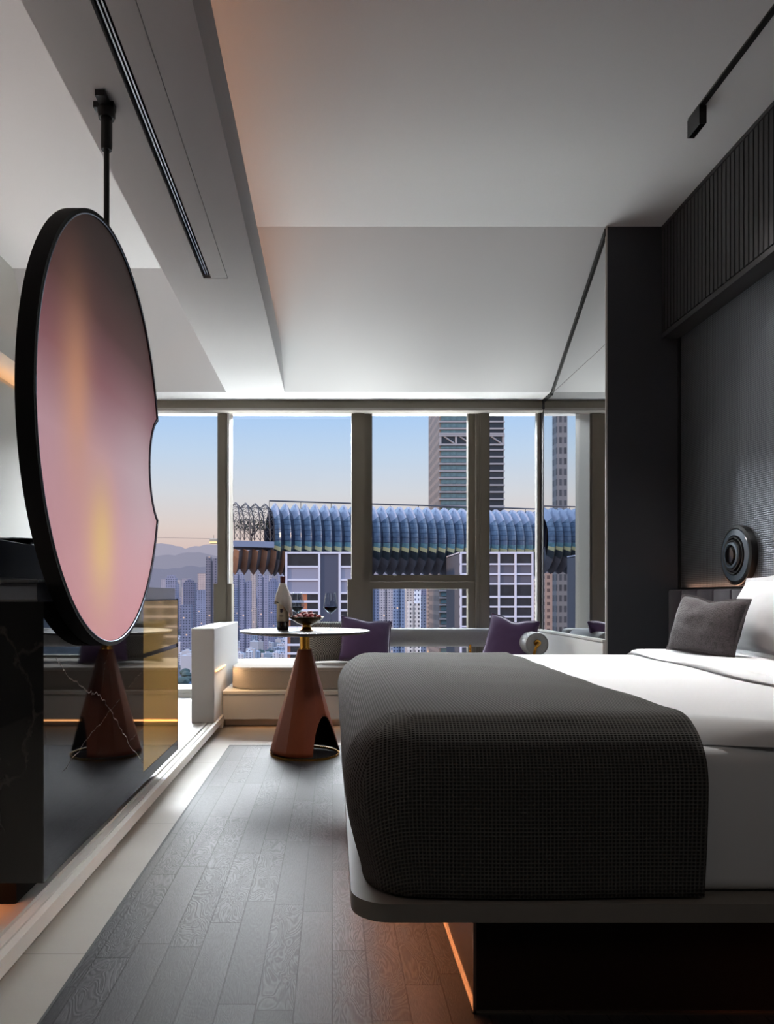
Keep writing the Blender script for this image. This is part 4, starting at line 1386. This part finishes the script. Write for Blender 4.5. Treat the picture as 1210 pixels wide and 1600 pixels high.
for (a, b_, yt, Y, mt, lab, cr_) in named:
    tower(a, b_, yt, Y, mt, lab, crown=cr_)
    _w = (b_ - a) * Y / F
    _sites.append((((a + b_) / 2 - VX) * Y / F, Y + _w * .4, _w * .62))

for i in range(170):      # middle distance flats, smaller and smaller
    side = R.random()
    px = R.uniform(236, 340) if side < .35 else (R.uniform(362, 446) if side < .6 else R.uniform(572, 690))
    Y = R.uniform(2300, 3900)
    h = R.uniform(60, 200)
    wp = R.uniform(24, 46) * F / Y
    if not free((px - VX) * Y / F, Y + wp * Y / F * .4, wp * Y / F * .62): continue
    yt = VY + (-GZ - h) * F / Y
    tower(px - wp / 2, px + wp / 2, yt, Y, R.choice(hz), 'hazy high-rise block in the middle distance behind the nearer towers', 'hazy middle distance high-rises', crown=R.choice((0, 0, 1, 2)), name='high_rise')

# low white houses and tree clumps in front of the towers
house_m = [facade((206, 204, 214), (120, 122, 146), 5, 3.5, .5, .5), facade((176, 176, 194), (104, 108, 134), 5, 3.5, .5, .5), emat('pale_roofs', (196, 190, 196), .8)]
for i in range(170):
    px = R.choice((R.uniform(278, 300), R.uniform(360, 448), R.uniform(360, 448), R.uniform(575, 640)))
    Y = R.uniform(1180, 2100)
    x = (px - VX) * Y / F
    w_, d, h = R.uniform(9, 26), R.uniform(9, 22), R.uniform(8, 34)
    if not free(x, Y, max(w_, d) * .62): continue
    m = MB(); m.box(-w_ / 2, w_ / 2, -d / 2, d / 2, 0, h); m.box(-w_ * .2, w_ * .15, -d * .2, d * .2, h, h + 3)
    o = m.build('low_house', house_m[i % 3]); o.location = (x, Y, GZ); o.rotation_euler = (0, 0, R.uniform(-.5, .5))
    tag(o, 'small pale flat-roofed house in the low town far below the window', 'house', 'low houses far below')

leafm = emat('tree_leaves', (74, 92, 82), .9, noise=.35, nscale=.3)
def clump():
    m = MB()
    bmesh.ops.create_icosphere(m.bm, subdivisions=2, radius=1.0)
    for v in m.bm.verts:
        v.co *= 1 + .28 * NZ.noise(v.co * 2.6)
        v.co.z *= .7
    o = m.build('tree', leafm)
    return o
c0 = clump()
first = True
for i in range(220):
    px = R.choice((R.uniform(278, 300), R.uniform(360, 450), R.uniform(360, 450), R.uniform(575, 690)))
    Y = R.uniform(1020, 1900) if px < 500 else R.uniform(1500, 2300)
    s_ = R.uniform(6, 13)
    if not free((px - VX) * Y / F, Y, s_ * 1.12): continue
    o = c0 if first else c0.copy()
    if not first: C.objects.link(o)
    first = False
    o.location = ((px - VX) * Y / F, Y, GZ + s_ * .5)
    o.scale = (s_, s_, s_ * R.uniform(.7, 1.1))
    o.rotation_euler = (0, 0, R.uniform(0, 6))
    tag(o, 'round dark green tree among the low houses far below the window', 'tree', 'trees far below')

# ---- glazed sky bridge: a ridged tube
br_roof = emat('bridge_roof_glass', (170, 180, 210), .15, k=.8)
br_side = NT('bridge_side_glass')
_t = br_side.n('ShaderNodeTexCoord'); _s = br_side.n('ShaderNodeSeparateXYZ'); br_side.l(_t.outputs['Object'], _s.inputs[0])
_z = br_side.math('LESS_THAN', br_side.math('FRACT', br_side.math('DIVIDE', _s.outputs[2], 1.35)), .10)
_v = br_side.n('ShaderNodeTexNoise'); _v.inputs['Scale'].default_value = .7; br_side.l(_t.outputs['Object'], _v.inputs['Vector'])
_c = br_side.mix(_v.outputs['Fac'], ext((30, 60, 104)), ext((120, 150, 180)))
br_side.l(br_side.mix(_z, _c, ext((40, 60, 90))), br_side.b.inputs['Base Color'])
br_side.b.inputs['Roughness'].default_value = .1
br_side = br_side.m
br_shaded = emat('bridge_shaded_glass', (26, 36, 66), .15)  # every second pleat facet: its shade put into the colour
br_low = emat('bridge_teal_glass', (92, 150, 160), .15, noise=.5, nscale=1.2)
br_band = mat('bridge_lit_floor', (150, 150, 120), .5, emit=(240, 232, 176), estr=.12)
br_dark = emat('bridge_dark_band', (48, 62, 70), .4, noise=.5, nscale=2)
br_under = emat('bridge_grey_ribbed_underside', (108, 108, 118), .5, metal=.2)
br_copper = emat('bridge_copper_ribbed_underside', (172, 116, 82), .45, metal=.3)
br_deck = emat('deck_edge', (140, 150, 180), .6)

def ribbed(A, B, n, rz, ry, angs, mat_of, mats, name, parent, fold=1.0, sub=1):
    """skin pleated across its length; angs in degrees, 0 = top, 90 = towards the viewer, 180 = bottom"""
    A, B = Vector(A), Vector(B)
    ax = (B - A); L = ax.length; ax.normalize()
    out = Vector((ax.y, -ax.x, 0)).normalized()      # towards the viewer
    if out.y > 0: out = -out
    m = MB()
    rows = []
    N = n * 2
    for i in range(N + 1):
        p = A + ax * (L * i / N)
        f = fold if i % 2 else -fold
        row = []
        for a in angs:
            r = math.radians(a)
            e = 1 + f / rz
            row.append(m.bm.verts.new(p + out * (math.sin(r) * ry * e) + Vector((0, 0, math.cos(r) * rz * e))))
        rows.append(row)
    for i in range(N):
        for j in range(len(angs) - 1):
            m.mi = mat_of((angs[j] + angs[j + 1]) / 2, i)
            m.face([rows[i][j], rows[i + 1][j], rows[i + 1][j + 1], rows[i][j + 1]])
    return m.build(name, mats, parent)

def bridge(A, B, n, label, rz=8.6, ry=6.5):
    e = thing('sky_bridge', (0, 0, 0), label, 'bridge', 'glazed sky bridges')
    A, B = Vector(A), Vector(B)
    ribbed(A, B, n, rz, ry, [-100, -60, -20, 0, 12, 24, 38, 50], lambda a, i: i % 2, [br_roof, br_shaded], 'roof_glazing', e)
    ribbed(A, B, n, rz, ry, [50, 58, 66, 74, 82, 90, 96], lambda a, i: i % 2, [br_side, br_shaded], 'side_glazing', e)
    ribbed(A, B, n, rz, ry, [96, 100, 104], lambda a, i: i % 2, [br_low, br_shaded], 'teal_glazing', e)
    ribbed(A, B, n, rz, ry, [104, 108, 111], lambda a, i: i % 2, [br_band, br_dark], 'lit_floor_edge', e)
    ribbed(A, B, n, rz, ry, [111, 118, 126], lambda a, i: 0, [br_dark], 'dark_floor_band', e)
    ribbed(A, B, n, rz, ry, [126, 138, 150, 165, 180, 210, 240, 260], lambda a, i: 0, [br_under], 'underside', e)
    ax = (B - A).normalized()
    m = MB(); up = Vector((0, 0, rz + 1.5)); m.tube([A + up, B + up], .22, 6)
    nn = 14
    for i in range(nn + 1):
        p = A + (B - A) * (i / nn); m.tube([p + Vector((0, 0, rz - .3)), p + up], .08, 4)
    m.build('roof_rail', emat('rail_metal', (92, 88, 92)), e)
    return e
BA, BB = at(421, 843, 200), at(1010, 852, 236)
bridge(BA, BB, 44, 'long sky bridge of pleated blue glass crossing behind the windows')
# the same kind of bridge further left, seen in the side mirror
MA, MBp = atm(842, 845, 222), atm(975, 847, 228)
bridge(MA, MBp, 11, 'far end of a pleated glass sky bridge showing in the side mirror')

# open lattice end with its roof garden
le = thing('lattice_pavilion', (0, 0, 0), 'open steel lattice end of the sky bridge with a tree on its deck', 'pavilion')
LA, LB = at(360, 841, 197), BA
steel = emat('lattice_steel', (84, 70, 70), .5)
ax = (LB - LA).normalized(); outv = Vector((ax.y, -ax.x, 0)); outv = -outv if outv.y > 0 else outv
m = MB()
def lp(i, a, f=0.0):
    p = LA + (LB - LA) * (i / 8)
    r = math.radians(a); e = 1 + ((.62 if i % 2 else -.62) / 8.6)
    return p + outv * (math.sin(r) * 6.5 * e) + Vector((0, 0, math.cos(r) * 8.6 * e))
angs = [0, 16, 32, 48, 64, 80, 96]
for i in range(9):
    m.tube([lp(i, a) for a in angs], .15, 4)
for i in range(8):
    for j in range(len(angs) - 1):
        m.tube([lp(i, angs[j]), lp(i + 1, angs[j + 1])], .08, 4)
        m.tube([lp(i, angs[j + 1]), lp(i + 1, angs[j])], .06, 4)
        m.tube([lp(i, angs[j]), lp(i + 1, angs[j])], .06, 4)
m.build('lattice', steel, le)
m = MB(); a_, b_ = LA + Vector((0, 0, -1.8)), LB + Vector((0, 0, -1.8))
m.obox((a_ + b_) / 2 + Vector((0, -1, 0)), (ax, outv, (0, 0, 1)), ((b_ - a_).length / 2, 6.2, .75))
m.build('deck', br_deck, le)
ribbed(LA, at(445, 843, 201), 6, 8.6, 6.5, [112, 126, 140, 155, 170, 180, 210, 250], lambda a, i: i % 2, [br_copper, br_under], 'copper_underside', le, fold=.8)
tr_ = thing('roof_garden_tree', at(393, 850, 197), 'broad bare-branched tree on the lattice deck of the bridge', 'tree')
m = MB(); m.tube([(0, 0, 0), (.1, 0, 1.6), (.3, 0, 2.6)], [.22, .16, .12], 6)
for i in range(14):
    a = R.uniform(0, 6.28); m.tube([(.2, 0, 2.0), (2.2 * math.cos(a), 1.4 * math.sin(a), 4.2 + R.uniform(-.5, .7)), (4.2 * math.cos(a), 2.2 * math.sin(a), 6.0 + R.uniform(-.6, .6))], [.11, .07, .03], 4)
m.build('trunk', emat('bark', (70, 56, 46)), tr_)
m = MB()
for i in range(420):
    a = R.uniform(0, 6.28); rr = 4.8 * R.random() ** .5
    c = Vector((rr * math.cos(a), .5 * rr * math.sin(a), 5.2 + R.uniform(-1.5, 1.1)))
    d1 = Vector((R.uniform(-1, 1), R.uniform(-1, 1), R.uniform(-1, 1))).normalized(); d2 = d1.orthogonal().normalized()
    s_ = R.uniform(.12, .3)
    m.face([m.bm.verts.new(c + d1 * s_), m.bm.verts.new(c + d2 * s_), m.bm.verts.new(c - d1 * s_), m.bm.verts.new(c - d2 * s_)])
m.build('foliage', emat('garden_leaves', (88, 92, 64), .9), tr_)

# ---- tall banded tower behind the bridge
def banded_tower(x0, x1, Y, ztop, zbot, flr, label, side_d, truss=None, nbay=1, step=3.3):
    e = thing('banded_tower', ((x0 + x1) / 2, Y, zbot), label, 'building', 'tall banded towers')
    hx = (x1 - x0) / 2; Ht = ztop - zbot
    m = MB(); m.box(-hx, hx, .35, side_d, 0, Ht); m.build('shaft', facade((136, 116, 104), (78, 74, 78), 3.2, 3.3, .45, .6, .998), e)
    glass = emat('teal_ribbon_glass', (92, 132, 140), .12, noise=.45, nscale=.9)
    slab = emat('pale_floor_slab', (176, 168, 168), .6)
    dark = emat('dark_recess', (38, 44, 56), .3)
    w0 = None; s0 = None; d0 = None
    nfl = int(Ht / step)
    for i in range(nfl):
        z = Ht - (i + 1) * step
        tz = z + zbot
        if tz < -70: break
        if truss is not None and truss[0] < tz + step * .5 < truss[1]:
            continue
        if w0 is None:
            m = MB(); m.box(-hx + .5, hx * .50, 0.02, .4, 0.5, step - .45); w0 = m.build('window_band', glass, e); q = w0
            m = MB(); m.box(-hx - .15, hx + .15, -.45, .4, -.28, .28); s0 = m.build('floor_slab', slab, e)
            m = MB(); m.box(hx * .50, hx - .3, 0.05, .4, 0.3, step - .3); d0 = m.build('balcony_recess', dark, e)
            w0.location = s0.location = d0.location = (0, 0, z)
        else:
            for o_ in (w0, s0, d0):
                c = o_.copy(); C.objects.link(c); c.parent = e; c.location = (0, 0, z)
    if truss:
        z0, z1 = truss[0] - zbot, truss[1] - zbot
        m = MB(); m.box(-hx + .2, hx - .2, .1, .4, z0, z1); m.build('truss_recess', dark, e)
        m = MB()
        nb = 4
        for i in range(nb + 1):
            x = -hx + .3 + (2 * hx - .6) * i / nb
            m.box(x - .35, x + .35, -.3, .2, z0, z1)
            if i < nb:
                x2 = -hx + .3 + (2 * hx - .6) * (i + 1) / nb
                m.tube([(x, -.1, z1), (x2, -.1, z0)], .28, 5)
        m.box(-hx - .1, hx + .1, -.45, .3, z0 - .3, z0 + .3); m.box(-hx - .1, hx + .1, -.45, .3, z1 - .3, z1 + .3)
        m.build('truss', slab, e)
    return e
YT = 262
k_ = YT / F
banded_tower(at(687, 0, YT).x, at(788, 0, YT).x, YT, at(0, 560, YT).z, GZ, 0, 'tall banded tower with a truss storey rising behind the sky bridge', 30, (at(0, 695, YT).z, at(0, 678, YT).z), step=11.0 * k_)
c1, c2 = atm(985, 0, YT).x, atm(932, 0, YT).x
banded_tower(min(c1, c2), max(c1, c2), YT, at(0, 560, YT).z, GZ, 0, 'tall banded tower appearing at the right edge of the side mirror', 16, (at(0, 702, YT).z, at(0, 688, YT).z), step=11.0 * k_)
tower(870, 887, 560, 262, facade((128, 124, 124), (84, 86, 94), 1.6, 3.6, .6, .6, .999), 'dark tall gridded tower seen only in the side mirror', mirrored=True, depth=5, name='gridded_tower')
tower(852, 868, 895, 300, facade((204, 160, 138), (150, 112, 104), 2.5, 2.6, .5, .5), 'peach brick tower below the bridge seen in the side mirror', mirrored=True)
# slim towers beside the pier of the bridge
tower(687, 701, 880, 330, facade((44, 46, 58), (34, 36, 48), 2, 3, .5, .5, .9995), 'near black slab tower in the gap between tan and speckled towers', name='dark_slab_tower')
tower(701, 724, 880, 300, facade((138, 138, 156), (92, 94, 116), 1.8, 1.9, .35, .35, .9995), 'grey speckled tower left of the white grid building', name='speckled_tower')

# ---- white grid buildings in front of the bridge
def grid_building(px0, px1, ytop, Y, cols, rows, label, ybot=1110, winm=None, mirrored=False):
    f = atm if mirrored else at
    a = f(px0, ytop, Y); b_ = f(px1, ytop, Y)
    ox = (a.x + b_.x) / 2
    zb = f(0, ybot, Y).z
    e = thing('office_block', (ox, Y, zb), label, 'building')
    k2 = Y / F
    X = lambda p: f(p, 0, Y).x - ox
    Z = lambda y: f(0, y, Y).z - zb
    x0, x1 = sorted((X(px0), X(px1)))
    m = MB(); m.box(x0, x1, .6, 22, 0, Z(ytop) - .3); m.build('core', emat('block_core', (96, 96, 108)), e)
    m = MB()
    for (p, w_) in cols: m.box(X(p) - w_ * k2 / 2, X(p) + w_ * k2 / 2, -.1, .7, 0, Z(ytop))
    for (y, w_) in rows: m.box(x0, x1, 0, .7, Z(y) - w_ * k2 / 2, Z(y) + w_ * k2 / 2)
    m.box(x0, x1, -.05, 22, Z(ytop) - .5, Z(ytop))
    m.build('white_frame', emat('white_facade_frame', (208, 208, 226), .6, k=1.15), e)
    cp = sorted(X(p) for p, w_ in cols)
    ry = [y for y, w_ in rows]
    return e, cp, ry, Z, X
dkw = emat('dark_office_glass', (40, 50, 62), .08, noise=.5, nscale=.6)
gpn = emat('grey_blind_panel', (150, 150, 176), .6)
gpd = emat('dark_grey_louvre', (96, 92, 108), .6)
orp = emat('orange_brick_panel', (214, 112, 60), .7)
slt = emat('slate_louvre', (74, 80, 106), .5)
def panel(e, x0, x1, z0, z1, mt, name):
    m = MB(); m.box(x0, x1, .3, .62, z0, z1); m.build(name, mt, e)
# right block
rws = [(864, 3.2), (881.5, 2.6), (897, 2.8), (912.5, 2.6), (932.5, 3), (948, 2.6), (963.5, 2.6), (979, 2.6), (994.5, 2.6), (1010, 2.6)]
e, cp, ry, Z, X = grid_building(719, 834, 862, 186, [(720.5, 3), (752, 2.5), (780, 3), (806, 3), (832.5, 3)], rws, 'white gridded office block below the bridge, right of the speckled tower', 1030)
for c_a, c_b in zip(cp, cp[1:]):
    for i, (ya, yb) in enumerate(zip(ry, ry[1:])):
        panel(e, c_a, c_b, Z(yb), Z(ya), gpd if i in (1, 2) else dkw, 'window')
# left block
rws = [(863.5, 3), (885.5, 3), (906, 2.6), (926.5, 3), (940, 3.4), (953.5, 3.4), (967, 3.4), (980.5, 3.4), (994, 3.4), (1007.5, 3.4), (1021, 3.4), (1034, 3.4)]
e, cp, ry, Z, X = grid_building(446, 581, 862, 186, [(447.5, 3.4), (499, 3.6), (531, 3.6), (579, 3)], rws[:1], 'white framed office block with orange brick strips behind the round table', 1120)
m = MB()
k2 = 186 / F
for (y, w_) in rws[1:]:
    m.box(X(448), X(499), 0, .7, Z(y) - w_ * k2 / 2, Z(y) + w_ * k2 / 2)
    m.box(X(531), X(580), 0, .7, Z(y) - w_ * k2 / 2, Z(y) + w_ * k2 / 2)
m.build('spandrel', emat('white_spandrel', (208, 208, 226), .6, k=1.15), e)
ys = [863] + [r[0] for r in rws[1:]]
for i, (ya, yb) in enumerate(zip(ys, ys[1:])):
    if i == 0: spec = [(448, 499, dkw, 'window'), (532, 580, dkw, 'window')]
    elif i in (1, 2): spec = [(448, 499, gpn, 'blind_panel'), (532, 580, gpn, 'blind_panel')]
    else: spec = [(448, 454, orp, 'brick_strip'), (454, 471, dkw, 'window'), (471, 480, orp, 'brick_strip'), (480, 499, dkw, 'window'), (532, 566, dkw, 'window'), (570, 580, orp, 'brick_strip')]
    for (a, b_, mt, nm) in spec: panel(e, X(a), X(b_), Z(yb), Z(ya), mt, nm)
panel(e, X(500), X(531), Z(1120), Z(864), slt, 'louvre_shaft')
# block seen in the mirror under the second bridge
rws = [(864, 3.2), (881.5, 2.6), (897, 2.8), (912.5, 2.6), (932.5, 3), (948, 2.6), (963.5, 2.6), (979, 2.6)]
e, cp, ry, Z, X = grid_building(930, 985, 862, 186, [(931, 3), (958, 3), (984, 3)], rws, 'white gridded office block seen only in the side mirror', 1030, mirrored=True)
for c_a, c_b in zip(cp, cp[1:]):
    for i, (ya, yb) in enumerate(zip(ry, ry[1:])):
        panel(e, c_a, c_b, Z(yb), Z(ya), gpd if i in (1, 2) else dkw, 'window')

# cable car hanging over the river at the left window
gd = thing('cable_car', at(334, 845, 420), 'small lit cable car cabin above the hazy city at the left window', 'cable car')
m = MB(); m.box(-2.2, 2.2, -1.6, 1.6, -1.6, 1.2, bevel=.4); m.build('cabin', emat('cabin_paint', (200, 180, 150)), gd)
m = MB(); m.box(-2.0, 2.0, -1.65, 1.65, -1.5, -.6); m.build('lit_window', mat('cabin_light', (255, 220, 150), .5, emit=(255, 205, 120), estr=.9), gd)
m = MB(); m.tube([(0, 0, 1.2), (0, 0, 3.2)], .12, 5); m.build('hanger', steel, gd)
m = MB(); m.tube([at(100, 838, 420), at(362, 842, 420)], .06, 4); tag(m.build('cable', steel), 'thin cable carrying the small cabin above the city', 'cable')
